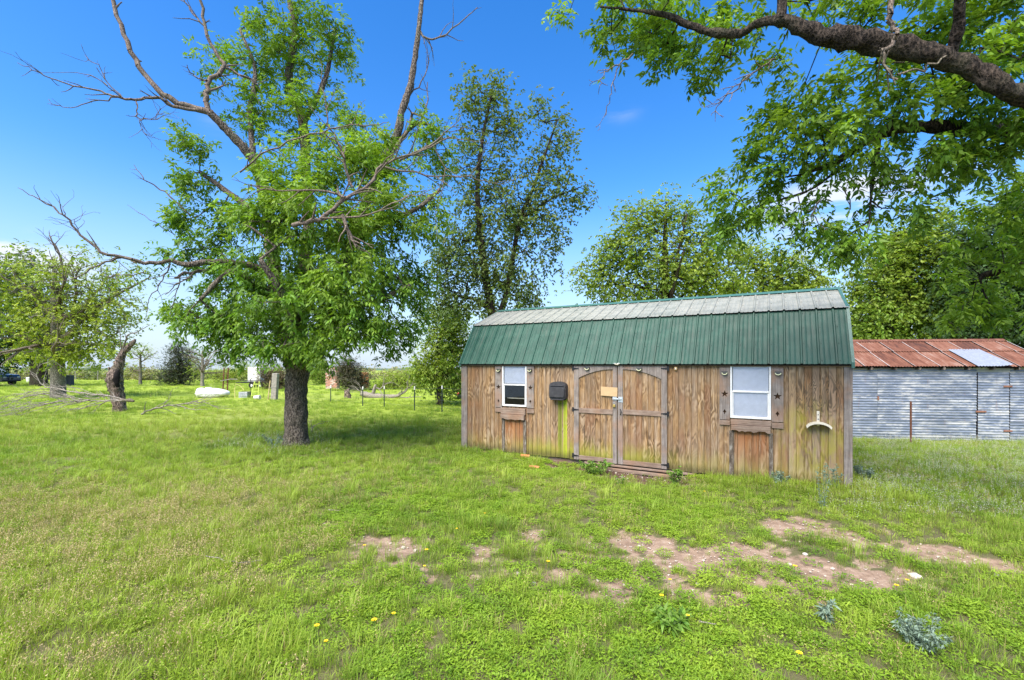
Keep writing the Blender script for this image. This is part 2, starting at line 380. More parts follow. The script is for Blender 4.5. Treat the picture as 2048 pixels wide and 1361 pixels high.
def ground():
    ys = np.concatenate([np.arange(-6, 1.5, .25), np.arange(1.5, 16, .06), np.geomspace(16, 900, 130)[0:]])
    us = np.linspace(-1, 1, 421); us = np.sign(us)*np.abs(us)**1.15
    Y, U = np.meshgrid(ys, us, indexing='ij'); Wd = np.where(Y < 1.5, 14, np.maximum(14, 10+Y*1.9)); X = U*Wd
    D, dr = dirt(X, Y); Z = hgt(X, Y)-.012*D
    Z = Z+np.where(Y < 16, .004*np.sin(31*X+5*np.sin(17*Y))*np.sin(29*Y+4*np.sin(23*X)), 0)
    V = np.stack([X, Y, Z], -1).reshape(-1, 3); a, b = Y.shape
    i = (np.arange(a-1)[:, None]*b+np.arange(b-1)[None]).ravel(); Fq = np.stack([i, i+1, i+b+1, i+b], 1)
    def f(t):
        p = t.pos(); d = t.attr('dirt'); dd = t.attr('damp')
        n1 = t.noise(p, .35, 4); n2 = t.noise(p, 3.0, 5, .65); n3 = t.noise(p, 40, 4, .7); n4 = t.noise(t.scl(p, 1, .35, 1), .09, 3)
        g = t.ramp(n2, [(.25, (.12, .155, .022)), (.5, (.24, .32, .034)), (.75, (.34, .40, .06))])
        g = t.mix(t.mr(n1, .4, .65, 0, .5), g, (.31, .38, .05))
        g = t.mix(t.mr(n4, .5, .68, 0, .45), g, (.24, .235, .08))
        thatch = t.mix(t.m('MULTIPLY', n3, .7), (.07, .07, .03), (.17, .145, .075))
        yy = t.xyz(p)[1]; g = t.mix(t.mr(yy, 5, 22), thatch, g)
        s = t.ramp(t.noise(p, 9, 6, .7), [(.25, (.12, .078, .052)), (.5, (.255, .175, .122)), (.72, (.38, .285, .21))])
        s = t.mix(t.mr(t.vor(p, 60), .05, .25, .35, 0), s, (.5, .42, .34))
        s = t.mix(dd, s, (.10, .06, .042)); dm = t.mr(t.m('ADD', d, t.m('MULTIPLY', t.m('SUBTRACT', n3, .5), .5)), .25, .6)
        return {'Base Color': t.mix(dm, g, s), 'Normal': t.bump(t.m('ADD', n3, t.m('MULTIPLY', t.noise(p, 150, 2), .4)), .6, .02)}
    m = mat('ground_soil', f, .95, .1)
    link('ground', npmesh('ground', V, Fq, m, True, {'dirt': D.ravel(), 'damp': dr.ravel()}), None, 'structure')
ground()
def hills():
    V = []; n = 220; rng = np.random.default_rng(3)
    for j, (y, k) in enumerate(((560, 0), (640, 1), (760, .7), (880, 0))):
        for i in range(n):
            x = -1500+3000*i/(n-1); h = 4.2+2.6*math.sin(x*.006+1)+1.6*math.sin(x*.017)+.5*math.sin(x*.11)
            V.append((x, y, float(hgt(0, y))-1+h*k))
    Fq = [(j*n+i, j*n+i+1, (j+1)*n+i+1, (j+1)*n+i) for j in range(3) for i in range(n-1)]
    m = mat('hill_woods', lambda t: t.ramp(t.noise(t.pos(), .06, 6, .7), [(.3, (.05, .085, .06)), (.7, (.12, .17, .10))]), .95, .1)
    link('hills', npmesh('hills', V, Fq, m, True), None, 'structure')
hills()

# ------------------------------------------------------------------ scattered ground cover (nobody could count it)
def grassmat(name, a, b, c, tan=(.32, .25, .10), tanamt=0., transl=.35):
    m = bpy.data.materials.new(name); m.use_nodes = True; t = NT(m.node_tree); t.n.clear()
    p = t.pos(); r = t.rnd(); k = t.attr('k')
    n = t.noise(p, .8, 4, .6); n2 = t.noise(t.scl(p, 1, .5, 1), .22, 3)
    col = t.ramp(t.m('ADD', t.m('MULTIPLY', n, .75), t.m('MULTIPLY', r, .3)), [(.3, a), (.55, b), (.82, c)])
    col = t.mix(t.mr(n2, .42, .66, 0, .55), col, c)
    col = t.mix(t.m('MULTIPLY', t.mr(k, .0, .6, 1, 0), .35), col, (.20, .19, .07))
    if tanamt: col = t.mix(t.mr(t.attr('tan'), .4, .6, 0, tanamt), col, tan)
    d = t.n.new('ShaderNodeBsdfPrincipled'); t.put(d, 'Base Color', col); t.put(d, 'Roughness', .55); t.put(d, 'Specular IOR Level', .3)
    tl = t.n.new('ShaderNodeBsdfTranslucent'); t.put(tl, 'Color', t.mix(1., col, (1.25, 1.3, .6), 'MULTIPLY'))
    ms = t.n.new('ShaderNodeMixShader'); t.put(ms, 0, transl); t.l.new(d.outputs[0], ms.inputs[1]); t.l.new(tl.outputs[0], ms.inputs[2])
    o = t.n.new('ShaderNodeOutputMaterial'); t.l.new(ms.outputs[0], o.inputs[0]); return m
G_A, G_B, G_C = (.10, .185, .016), (.245, .365, .032), (.40, .48, .065)
M_grass = grassmat('grass_blade', G_A, G_B, G_C, tanamt=.9)
M_clover = grassmat('weed_leaf', (.10, .19, .012), (.20, .32, .02), (.30, .39, .035), transl=.3)
M_seed = grassmat('seed_head', (.30, .22, .09), (.40, .30, .13), (.48, .38, .19), transl=.25)
M_white = grassmat('pale_bloom', (.45, .42, .36), (.55, .52, .46), (.6, .56, .5), transl=.25)
def blades(n, rad, h, w_, rng, lean=.5, tanp=.08):
    V = []; Fc = []; K = []; T = []
    for i in range(n):
        a = rng.uniform(0, 6.283); r = rad*math.sqrt(rng.random()); b = np.array([r*math.cos(a), r*math.sin(a), -.01]); hh = h*rng.uniform(.45, 1.15)
        la = a+rng.normal()*1.0; ln = lean*rng.uniform(.15, 1.2); dv = np.array([math.cos(la), math.sin(la), 0]); sv = np.array([-math.sin(la+rng.normal()*.8), math.cos(la), 0])*w_*.5*rng.uniform(.7, 1.3)
        tn = 1. if rng.random() < tanp else 0.
        p1 = b+np.array([0, 0, hh*.5])+dv*hh*ln*.25; p2 = b+np.array([0, 0, hh*(.98-.35*ln)])+dv*hh*ln
        k = len(V); V += [b-sv, b+sv, p1+sv*.8, p1-sv*.8, p2]; K += [0, 0, .5, .5, 1]; T += [tn]*5
        Fc += [(k, k+1, k+2), (k, k+2, k+3), (k+3, k+2, k+4)]
    return V, Fc, K, T
def proto_grass(name, n, rad, h, w_, seed, lean=.5, tanp=.08, m=None):
    V, Fc, K, T = blades(n, rad, h, w_, np.random.default_rng(seed), lean, tanp)
    return bpy.data.objects.new(name, npmesh(name, V, Fc, m or M_grass, False, {'k': K, 'tan': T}))
def proto_weed(name, n, rad, ll, lw, seed, m, h=.05, flat=.6):
    rng = np.random.default_rng(seed); V = []; Fc = []; K = []
    for i in range(n):
        a = rng.uniform(0, 6.283); r = rad*math.sqrt(rng.random()); z = h*rng.uniform(.2, 1)*(1-.5*(r/rad)**2)
        b = np.array([r*math.cos(a), r*math.sin(a), z]); la = rng.uniform(0, 6.283)
        d = norm(np.array([math.cos(la), math.sin(la), rng.normal()*.35+.15])); s = norm(np.cross(d, [0, 0, 1.])+np.array([0, 0, rng.normal()*.3]))
        l = ll*rng.uniform(.6, 1.2); ww = lw*rng.uniform(.7, 1.2)*.5; k = len(V)
        V += [b, b+d*l*.5+s*ww, b+d*l, b+d*l*.5-s*ww]; Fc += [(k, k+1, k+2), (k, k+2, k+3)]; K += [1]*4
    return bpy.data.objects.new(name, npmesh(name, V, Fc, m, False, {'k': K, 'tan': [0]*len(V)}))
def proto_seed(name, n, rad, h, seed, mstem, mhead, bl=.016):
    rng = np.random.default_rng(seed); V = []; Fc = []; K = []; MI = []
    for i in range(n):
        a = rng.uniform(0, 6.283); r = rad*math.sqrt(rng.random()); b = np.array([r*math.cos(a), r*math.sin(a), 0]); hh = h*rng.uniform(.6, 1.1)
        dv = rng.normal(size=3)*.22*hh; dv[2] = 0; tp = b+dv+np.array([0, 0, hh]); s = np.array([math.cos(a+1), math.sin(a+1), 0])*.0009
        k = len(V); V += [b-s, b+s, tp]; Fc += [(k, k+1, k+2)]; K += [0, 0, .6]; MI += [0]
        for q in range(6):
            c = tp-np.array([0, 0, 1])*bl*.8*q+rng.normal(size=3)*.006; d = norm(rng.normal(size=3)+np.array([0, 0, .8]))*bl*rng.uniform(.5, 1); s2 = norm(np.cross(d, rng.normal(size=3)))*bl*.22
            k = len(V); V += [c-s2, c+s2, c+d]; Fc += [(k, k+1, k+2)]; K += [1, 1, 1]; MI += [1]
    me = npmesh(name, V, Fc, mstem, False, {'k': K, 'tan': [0]*len(V)}); me.materials.append(mhead); me.polygons.foreach_set('material_index', MI)
    return bpy.data.objects.new(name, me)
def scatter(name, label, cat_, x, y, sc, rng, protos, idx=None, dz=0.):
    z = hgt(x, y)+dz; n = len(x); me = bpy.data.meshes.new(name); me.vertices.add(n)
    me.vertices.foreach_set('co', np.stack([x, y, z], 1).astype(np.float32).ravel())
    for an, av in (('yaw', rng.uniform(0, 6.283, n)), ('scl', sc), ('idx', idx if idx is not None else rng.integers(0, len(protos), n))):
        a = me.attributes.new(an, 'FLOAT', 'POINT'); a.data.foreach_set('value', np.asarray(av, dtype=np.float32))
    o = link(name, me, None, 'stuff'); tag(o, label, cat_)
    g = bpy.data.node_groups.new('scatter', 'GeometryNodeTree'); g.interface.new_socket('Geometry', in_out='INPUT', socket_type='NodeSocketGeometry'); g.interface.new_socket('Geometry', in_out='OUTPUT', socket_type='NodeSocketGeometry')
    N = g.nodes; Lk = g.links; gi = N.new('NodeGroupInput'); go = N.new('NodeGroupOutput'); jn = N.new('GeometryNodeJoinGeometry')
    def na(nm):
        a = N.new('GeometryNodeInputNamedAttribute'); a.data_type = 'FLOAT'; a.inputs['Name'].default_value = nm; return a.outputs[0]
    cx = N.new('ShaderNodeCombineXYZ'); Lk.new(na('yaw'), cx.inputs[2])
    for i, pr in enumerate(protos):
        ip = N.new('GeometryNodeInstanceOnPoints'); oi = N.new('GeometryNodeObjectInfo'); oi.inputs['Object'].default_value = pr; oi.inputs['As Instance'].default_value = True
        cp = N.new('FunctionNodeCompare'); cp.data_type = 'FLOAT'; cp.operation = 'EQUAL'; Lk.new(na('idx'), cp.inputs[0]); cp.inputs[1].default_value = float(i); cp.inputs['Epsilon'].default_value = .1
        Lk.new(gi.outputs[0], ip.inputs['Points']); Lk.new(oi.outputs['Geometry'], ip.inputs['Instance']); Lk.new(cp.outputs[0], ip.inputs['Selection'])
        Lk.new(cx.outputs[0], ip.inputs['Rotation']); Lk.new(na('scl'), ip.inputs['Scale']); Lk.new(ip.outputs[0], jn.inputs[0])
    Lk.new(jn.outputs[0], go.inputs[0]); md = o.modifiers.new('scatter', 'NODES'); md.node_group = g; return o
def inshed(x, y):
    lx = (x-SHO[0])*CA-(y-SHO[1])*SA; ly = (x-SHO[0])*SA+(y-SHO[1])*CA
    return (lx > -.0) & (lx < SHL) & (ly > -.03) & (ly < SHD)
def wedge(n, y0, y1, rng, margin=1.18, pad=1.2):
    y = np.sqrt(rng.uniform(y0*y0, y1*y1, n)); x = rng.uniform(-1, 1, n)*(y*1.126*margin+pad); return x, y
def tall(x, y):
    """places where the grass stands taller"""
    t = .55*np.exp(-((x+2.6)/1.6)**2-((y-2.6)/1.5)**2)
    lx = (x-SHO[0])*CA-(y-SHO[1])*SA; ly = (x-SHO[0])*SA+(y-SHO[1])*CA
    return t+.55*np.exp(-((ly+.30)/.32)**2)*(((lx > 4.6) & (lx < 8))|((lx > -.5) & (lx < 2.0)))
def cover():
    rng = np.random.default_rng(21)
    PG = [proto_grass('tuft_a', 46, .11, .115, .0042, 1, .6), proto_grass('tuft_b', 40, .10, .085, .0048, 2, .9, .12), proto_grass('tuft_c', 34, .07, .15, .0038, 3, .5, .05), proto_grass('tuft_d', 44, .13, .07, .005, 4, 1.0, .16)]
    X, Y, S = [], [], []
    for n, y0, y1, s in ((11000, 1.3, 6, .85), (19000, 6, 12, 1.0), (17000, 12, 24, 1.45), (13000, 24, 60, 2.3)):
        x, y = wedge(n, y0, y1, rng); X.append(x); Y.append(y); S.append(np.full(n, s))
    x, y, s = map(np.concatenate, (X, Y, S)); D, dr = dirt(x, y); cl = fnoise(x, y, 1.9)
    keep = (rng.random(len(x)) > D*.84)&(~inshed(x, y))&(rng.random(len(x)) < .80+.35*cl); keep &= ~((y > 12.6)&(y < 14.0)&(x > 7.5)&(x < 12.7)) 
    x, y, s, D, cl = x[keep], y[keep], s[keep], D[keep], cl[keep]
    s = s*rng.uniform(.6, 1.25, len(x))*(1-.5*D)*(.86+.25*cl)*(1+.28*fnoise(x+7, y-3, .55))*(1+tall(x, y)); 
    scatter('grass', 'green meadow grass covering the whole yard', 'grass', x, y, s, rng, PG)
    # longer arching tufts here and there
    PL_ = [proto_grass('long_a', 46, .07, .24, .0042, 31, .75, .06), proto_grass('long_b', 60, .10, .18, .0040, 32, .95, .10), proto_grass('dry_a', 18, .08, .16, .0032, 33, 1.0, .85)]
    x, y = wedge(9000, 1.4, 15, rng); k = (rng.random(len(x)) < .30+.45*fnoise(x-4, y, .8)+.25*(x < -1))&(~inshed(x, y))&(dirt(x, y)[0] < .5)&(y < 10.2+(x < -1.2)*6); x, y = x[k], y[k]
    scatter('long_grass', 'longer arching grass tufts and dry stalks in the lawn', 'long grass', x, y, rng.uniform(.55, 1.15, len(x))*(.9+.03*y), rng, PL_, rng.choice([0, 1, 2], len(x), p=[.4, .4, .2]))
    # broadleaf mats
    PW = [proto_weed('mat_a', 110, .10, .022, .013, 5, M_clover, .035), proto_weed('mat_b', 80, .09, .03, .011, 6, M_clover, .05), proto_weed('mat_c', 60, .07, .038, .012, 8, M_clover, .06)]
    x, y = wedge(26000, 1.4, 10.5, rng, 1.15, .8); D, dr = dirt(x, y)
    patch = np.zeros_like(x)
    for px, py, rx, ry, a in [(720,1040,90,30,.8),(930,1010,120,30,.9),(560,1270,130,60,.9),(780,1190,100,50,.9),(1200,1130,60,20,1),(1020,1240,130,60,1),(1250,1250,130,60,1),(1130,1330,160,60,1),
                              (1500,1260,170,60,1.),(1640,1300,150,50,.9),(1360,1330,160,60,.9),(1560,1170,90,30,.9),(1300,1030,90,26,.6),(1900,1230,100,40,.6),(1100,930,70,16,1.),(1500,950,100,16,.7),(1450,1110,60,20,.8),(1750,1230,120,50,.6),(850,1330,150,50,.6)]:
        g = G(px, py); dy = (Yof(py-ry)-Yof(py+ry))/2; patch = np.maximum(patch, a*np.exp(-((x-g.x)/(rx*g.y/F))**2-((y-g.y)/max(dy, .15))**2))
    pr = smooth((patch+.3*fnoise(x, y, 2.3)+.1)/.6)*.95*(1-.86*D)+.10*(1-.7*D)
    k = (rng.random(len(x)) < pr)&(~inshed(x, y)); x, y = x[k], y[k]
    scatter('weed_mats', 'low bright green broadleaf weeds spread between the grass', 'weeds', x, y, rng.uniform(.6, 1.25, len(x)), rng, PW)
    # tan seed heads at the left, pale blooms at the right
    PS = [proto_seed('seeds_a', 16, .12, .17, 11, M_grass, M_seed, .016), proto_seed('seeds_b', 12, .12, .14, 12, M_grass, M_seed, .018)]
    x, y = wedge(22000, 1.4, 8.5, rng); g = smooth((-.35*x-.45+.5*fnoise(x, y, .8))/1.0)*smooth((7.8-y)/2.0)
    x2, y2 = wedge(1500, 2, 9, rng); g2 = np.full(len(x2), .35); x = np.r_[x, x2]; y = np.r_[y, y2]; g = np.r_[g*.30, g2*.6]
    D, dr = dirt(x, y); k = (rng.random(len(x)) < g*(1-D))&(~inshed(x, y))
    scatter('seed_heads', 'tan grass seed heads thick at the left foreground', 'seed heads', x[k], y[k], rng.uniform(.7, 1.2, k.sum()), rng, PS)
    PB = [proto_seed('bloom_a', 14, .2, .17, 13, M_grass, M_white, .012)]
    x, y = wedge(16000, 5.5, 13, rng); g = smooth((x-.62*y-.3+.9*fnoise(x, y, .9))/1.4)*.30
    c0 = G(560, 890); g = np.maximum(g, .22*np.exp(-((x-c0.x+.2)/1.2)**2-((y-c0.y)/1.0)**2))
    k = (rng.random(len(x)) < g)&(~inshed(x, y))&(dirt(x, y)[0] < .2)
    scatter('pale_wildflowers', 'tiny pale wildflowers misting the grass by the tin barn', 'wildflowers', x[k], y[k], rng.uniform(.7, 1.3, k.sum()), rng, PB)
    # pebbles and litter on the bare soil
    rg = np.random.default_rng(5); ms = plain('pebble', (.42, .35, .28), .85, .2, sc=60)
    pr = []
    for i in range(3):
        b = bmesh.new(); bmesh.ops.create_icosphere(b, subdivisions=1, radius=.012)
        for v in b.verts: v.co *= rg.uniform(.7, 1.2); v.co.z *= .6
        me = bpy.data.meshes.new('pebble'); b.to_mesh(me); b.free(); me.materials.append(ms); pr.append(bpy.data.objects.new('pebble', me))
    x, y = wedge(26000, 2, 9, rng); k = (dirt(x, y)[0] > .55)&(~inshed(x, y)); x, y = x[k][:3200], y[k][:3200]
    scatter('pebbles', 'small pale pebbles littering the bare soil patches', 'pebbles', x, y, np.clip(rng.lognormal(-.75, .55, len(x)), .2, 2.2), rng, pr)
cover()
# ------------------------------------------------------------------ the wooden shed
def fx(px):
    x = px-HX; s = 6.95*(679-x)/(F*CA+SA*x); return SHL-s
def fY(lx): return 6.95+(SHL-lx)*SA
def fz(px, py): return CAMZ+(HY-py)/F*fY(fx(px))
def woodmat(name, grey=.0, moss=True, rough=.85, door=False):
    def f(t):
        p = t.obj(); x, y, z = t.xyz(p)[0:3]; r = t.rnd()
        q = t.cxyz(t.m('ADD', x, t.m('MULTIPLY', r, 3.7)), y, t.m('ADD', z, t.m('MULTIPLY', r, 9.)))
        sw = t.noise(t.scl(q, 3.2, 1, .9), 1.5, 3, .5, .4)                       # slow swirls of the plywood face
        g1 = t.m('SINE', t.m('ADD', t.m('MULTIPLY', x, 60.), t.m('MULTIPLY', sw, 62.)))
        fine = t.noise(t.scl(q, 90, 90, 3.0), 1.2, 5, .7); med = t.noise(t.scl(q, 14, 14, 1.1), 1.3, 5, .65)
        blot = t.noise(t.scl(p, 1.3, 1, .8), 1.6, 5, .65); gl = t.noise(t.scl(q, 5, 1, .8), 1.5, 4)
        h = t.m('ADD', t.m('MULTIPLY', t.m('MULTIPLY', g1, t.mr(t.noise(t.scl(p, 1.6, 1, 1.1), 1.7, 3), .42, .62, .25, 1.2)), .11), t.m('ADD', t.m('MULTIPLY', fine, .5), t.m('MULTIPLY', med, .5)))
        c = t.ramp(h, [(.30, (.050, .026, .012)), (.41, (.21, .118, .050)), (.54, (.355, .215, .098)), (.70, (.51, .35, .20))])
        gc = t.ramp(h, [(.30, (.07, .052, .038)), (.5, (.24, .175, .122)), (.70, (.42, .33, .25))])
        gm = t.mr(gl, .38, .62, .05, .65) if not grey else grey
        c = t.mix(gm, c, gc)
        c = t.mix(t.mr(t.m('MULTIPLY', blot, t.mr(r, 0, 1, .7, 1.3, False)), .52, .70, 0, .5), c, (.27, .12, .055))
        c = t.mix(t.mr(r, 0, 1, 0, .36, False), c, (.11, .065, .035))
        c = t.mix(t.mr(t.noise(t.scl(q, 30, 30, 1.0), 1.3, 4, .7), .56, .70, 0, .6), c, (.10, .060, .032))
        c = t.mix(t.mr(t.m('FRACT', t.m('MULTIPLY', r, 7.)), .6, 1, 0, .25, False), c, (.45, .37, .28))
        if moss:
            n = t.noise(t.scl(p, 6, 1, 1.6), 1.4, 5, .7)
            mk = t.m('ADD', t.mr(x, 1.3, 2.0, .35, 1), t.mr(x, 4.0, 4.6, 0, -.55))
            lo = t.m('MULTIPLY', t.mr(t.m('ADD', z, t.m('MULTIPLY', n, -.55)), -.28, .22, 1, 0), mk)
            c = t.mix(t.m('MULTIPLY', lo, .85), c, (.26, .27, .022))
            # streaks under the black box
            x0, x1 = fx(1116), fx(1124); x2, x3 = fx(1127), fx(1134)
            for a_, b_, am, cc in ((x0, x1, .8, (.17, .20, .012)), (x2, x3, .95, (.36, .42, .02))):
                st = t.m('MULTIPLY', t.mr(x, a_-.015, a_+.01), t.mr(x, b_-.01, b_+.015, 1, 0)); st = t.m('MULTIPLY', st, t.mr(z, 1.50, 1.35))
                st = t.m('MULTIPLY', st, t.mr(n, .25, .6, .35, 1))
                c = t.mix(t.m('MULTIPLY', st, am), c, cc)
            # algae patches at the right end, round the cream bracket
            xr = fx(1635); gg = t.m('ADD', t.m('POWER', t.m('DIVIDE', t.m('SUBTRACT', x, xr-.05), .55), 2), t.m('POWER', t.m('DIVIDE', t.m('SUBTRACT', z, .75), .65), 2))
            c = t.mix(t.m('MULTIPLY', t.mr(gg, 1.2, .1), t.mr(n, .40, .62, 0, .7)), c, (.30, .27, .035))
            # dark weather stain high on the right end
            gg = t.m('ADD', t.m('POWER', t.m('DIVIDE', t.m('SUBTRACT', x, fx(1640)), .45), 2), t.m('POWER', t.m('DIVIDE', t.m('SUBTRACT', z, 1.45), .38), 2))
            c = t.mix(t.m('MULTIPLY', t.mr(gg, 1.3, .1), t.mr(t.m('ABSOLUTE', g1), .55, .9, 0, .75)), c, (.06, .045, .03))
            # rust coloured runs below the two window ledges
            for pa, pb, ztop in ((1008, 1050, fz(1030, 838)), (1465, 1540, fz(1500, 863))):
                st = t.m('MULTIPLY', t.mr(x, fx(pa), fx(pa)+.06), t.mr(x, fx(pb)-.06, fx(pb), 1, 0)); st = t.m('MULTIPLY', st, t.mr(z, ztop+.02, ztop-.75, 1, 0))
                c = t.mix(t.m('MULTIPLY', t.m('MULTIPLY', st, t.mr(z, ztop+.06, ztop)), t.mr(med, .35, .6, .2, .85)), c, (.33, .12, .04))
            # grime at the foot
            c = t.mix(t.m('MULTIPLY', t.mr(t.m('ADD', z, t.m('MULTIPLY', n, -.16)), -.06, .12, 1, 0), .7), c, (.07, .055, .03))
        return {'Base Color': c, 'Normal': t.bump(h, .7, .006)}
    return mat(name, f, rough, .15)
def trimmat(name, a, b, c, brown=.0, horiz=False):
    def f(t):
        p = t.obj(); r = t.rnd(); sc = (2.2, 60, 60) if horiz else (60, 60, 2.2)
        q = t.vm('ADD', p, t.cxyz(t.m('MULTIPLY', r, 3.), 0, t.m('MULTIPLY', r, 7.)))
        h = t.m('ADD', t.m('MULTIPLY', t.noise(t.scl(q, *sc), 1.2, 5, .7), .65), t.m('MULTIPLY', t.noise(q, 7, 4, .6), .35))
        col = t.ramp(h, [(.30, a), (.5, b), (.70, c)]); col = t.mix(t.mr(t.noise(p, 2.2, 4), .48, .66, 0, brown), col, (.30, .17, .10))
        return {'Base Color': col, 'Normal': t.bump(h, .7, .005)}
    return mat(name, f, .88, .12)
M_ply = woodmat('siding_wood'); M_trim = trimmat('trim_wood', (.085, .07, .06), (.215, .18, .155), (.37, .32, .28), .55); M_trim2 = trimmat('trim_wood_brown', (.09, .06, .045), (.22, .155, .115), (.36, .28, .22), .5, True)
M_cut = plain('cutout_shade', (.05, .028, .016), .95, .05)  # painted shade for the plates behind the shutter cut-outs
M_blackmetal = plain('black_iron', (.012, .012, .014), .5, .5, .3)
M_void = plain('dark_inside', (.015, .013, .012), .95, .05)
M_frame = plain('window_frame_white', (.72, .70, .66), .5, .4, var=.12)
M_blind = plain('blind_white', (.72, .72, .78), .5, .4, var=.06)
M_cream = plain('cream_paint', (.60, .54, .42), .55, .4, var=.15)
def glassmat():
    m = bpy.data.materials.new('window_glass'); m.use_nodes = True; t = NT(m.node_tree); t.n.clear()
    g = t.n.new('ShaderNodeBsdfGlossy'); t.put(g, 'Roughness', .04); t.put(g, 'Color', (.9, .95, 1, 1))
    tr = t.n.new('ShaderNodeBsdfTransparent'); t.put(tr, 'Color', (.97, .98, .98, 1)); fr = t.n.new('ShaderNodeFresnel'); t.put(fr, 'IOR', 1.5)
    ms = t.n.new('ShaderNodeMixShader'); t.put(ms, 0, t.m('MULTIPLY', fr.outputs[0], .8, clamp=True)); t.l.new(tr.outputs[0], ms.inputs[1]); t.l.new(g.outputs[0], ms.inputs[2])
    o = t.n.new('ShaderNodeOutputMaterial'); t.l.new(ms.outputs[0], o.inputs[0]); return m
M_glass = glassmat()
def roofpaint(name, c0, c1, fade_sheen):
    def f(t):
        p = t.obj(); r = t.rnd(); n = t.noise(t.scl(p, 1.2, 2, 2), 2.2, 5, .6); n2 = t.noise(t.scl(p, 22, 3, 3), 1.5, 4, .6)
        c = t.mix(t.mr(n, .35, .65), c0, c1); c = t.mix(t.mr(n2, .5, .72, 0, .45), c, fade_sheen); n3 = t.noise(t.scl(p, 9, .7, .7), 1.3, 5, .7); c = t.mix(t.mr(n3, .52, .70, 0, .4), c, (.12, .11, .085)); c = t.mix(t.mr(r, 0, 1, 0, .28, False), c, fade_sheen)
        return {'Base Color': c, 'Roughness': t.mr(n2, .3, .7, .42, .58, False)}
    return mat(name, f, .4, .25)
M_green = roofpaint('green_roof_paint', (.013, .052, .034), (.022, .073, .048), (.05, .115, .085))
M_greensheen = roofpaint('green_roof_sky_sheen', (.17, .185, .15), (.27, .275, .225), (.36, .33, .27))  # upper slopes: white sky reflection painted into the colour as pale grey-green
M_greentrim = plain('green_trim_paint', (.05, .13, .095), .45, .5, var=.2)
shed = thing('garden_shed', 'weathered wooden lofted shed with green metal gambrel roof and double doors', 'shed', (SHO[0], SHO[1], 0), -A)
def sp(name, mb, m, parent=None, bev=0, kind=None):
    me = mb.mesh(name, m)
    if bev: beveled(me, bev)
    return link(name, me, parent or shed, kind)
WT = 1.93
def shed_body():
    # gambrel shell (the sides and the back)
    prof = [(0.03, -.0), (0.03, WT), (.53, 2.80), (1.70, 3.26), (2.87, 2.80), (3.37, WT), (3.37, -.0)]
    mb = MB(); n = len(prof)
    for x in (.02, SHL-.02): mb.add([(x, y, z) for y, z in prof], [tuple(range(n)) if x > 1 else tuple(range(n-1, -1, -1))])
    mb.add([(.02, 3.37, 0), (SHL-.02, 3.37, 0), (SHL-.02, 3.37, WT), (.02, 3.37, WT)], [(0, 1, 2, 3)])
    # front backing with two window holes
    holes = [(fx(1006), fx(1053), fz(1030, 813), fz(1030, 731)), (fx(1461), fx(1541.5), fz(1500, 838), fz(1500, 731.5))]
    xs = [0.02, holes[0][0], holes[0][1], holes[1][0], holes[1][1], SHL-.02]
    for i in range(5):
        a, b = xs[i], xs[i+1]
        if i in (1, 3):
            h = holes[i//2]; mb.box((a, .012, 0), (b, .04, h[2])); mb.box((a, .012, h[3]), (b, .04, WT))
        else: mb.box((a, .012, 0), (b, .04, WT))
    sp('wall', mb, M_ply)
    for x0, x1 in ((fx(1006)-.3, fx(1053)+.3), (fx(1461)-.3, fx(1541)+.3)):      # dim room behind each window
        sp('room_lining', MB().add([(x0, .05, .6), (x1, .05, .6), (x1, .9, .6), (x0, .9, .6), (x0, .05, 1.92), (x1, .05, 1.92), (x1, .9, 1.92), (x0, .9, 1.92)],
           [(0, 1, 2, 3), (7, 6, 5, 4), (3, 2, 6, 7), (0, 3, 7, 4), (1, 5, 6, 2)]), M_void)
    # planks between features
    dx0, dx1 = fx(1148), fx(1336); pitch = .1055; x = fx(935)
    rng = random.Random(3); H = [(h[0]-.005, h[1]+.005, h[2], h[3]) for h in holes]
    while x < fx(1687)-.02:
        a, b = x+.0055, min(x+pitch-.0055, fx(1687)); x += pitch
        if b > dx0 and a < dx1:
            if a < dx0-.02: b = dx0-.002
            elif b > dx1+.02: a = dx1+.002
            else: continue
        zt = WT+.01; zb = .0+rng.uniform(-.008, .01); pieces = [(zb, zt)]
        segs = [(a, b, zb, zt)]
        for h in H:
            out = []
            for (p, q, u, v) in segs:
                if q <= h[0] or p >= h[1]: out.append((p, q, u, v)); continue
                if p < h[0]: out.append((p, h[0], u, v)); p = h[0]
                if q > h[1]: out.append((h[1], q, u, v)); q = h[1]
                out.append((p, q, u, h[2])); out.append((p, q, h[3], v))
            segs = out
        for (p, q, u, v) in segs:
            if q-p < .012 or v-u < .02: continue
            y = rng.uniform(-.0015, .0015); sp('plank', MB().box((p, -.002+y, u), (q, .012, v)), M_ply, bev=.0022)
    # corner posts
    for a, b in ((-.012, fx(935)-.003), (fx(1687)+.003, SHL+.012)):
        sp('corner_post', MB().box((a, -.022, -.03), (b, .01, WT)), M_trim, bev=.004)
    sp('corner_post', MB().box((SHL-.02, -.018, -.03), (SHL+.006, .09, WT-.01)), M_trim)
    # skids and sill under the doors
    for y0 in (.06, 1.2, 2.3, 3.2): sp('skid', MB().box((.02, y0, -.14), (SHL-.02, y0+.1, -.012)), M_trim2, bev=.006)
    sp('door_sill', MB().box((fx(1170), -.05, -.05), (fx(1390), .02, -.012)), M_trim2, bev=.006)
    sp('door_sill', MB().box((fx(1190), -.10, -.13), (fx(1420), .05, -.075)), M_trim2, bev=.006)
    sp('eave_board', MB().box((0, -.030, WT-.055), (fx(1146), -.004, WT+.0)), M_trim2, bev=.003)
    sp('eave_board', MB().box((fx(1338), -.030, WT-.045), (SHL, -.004, WT+.0)), M_trim2, bev=.003)
    sp('eave_board', MB().box((fx(1147), -.034, WT-.02), (fx(1337), -.004, WT+.0)), M_trim2, bev=.003)
shed_body()
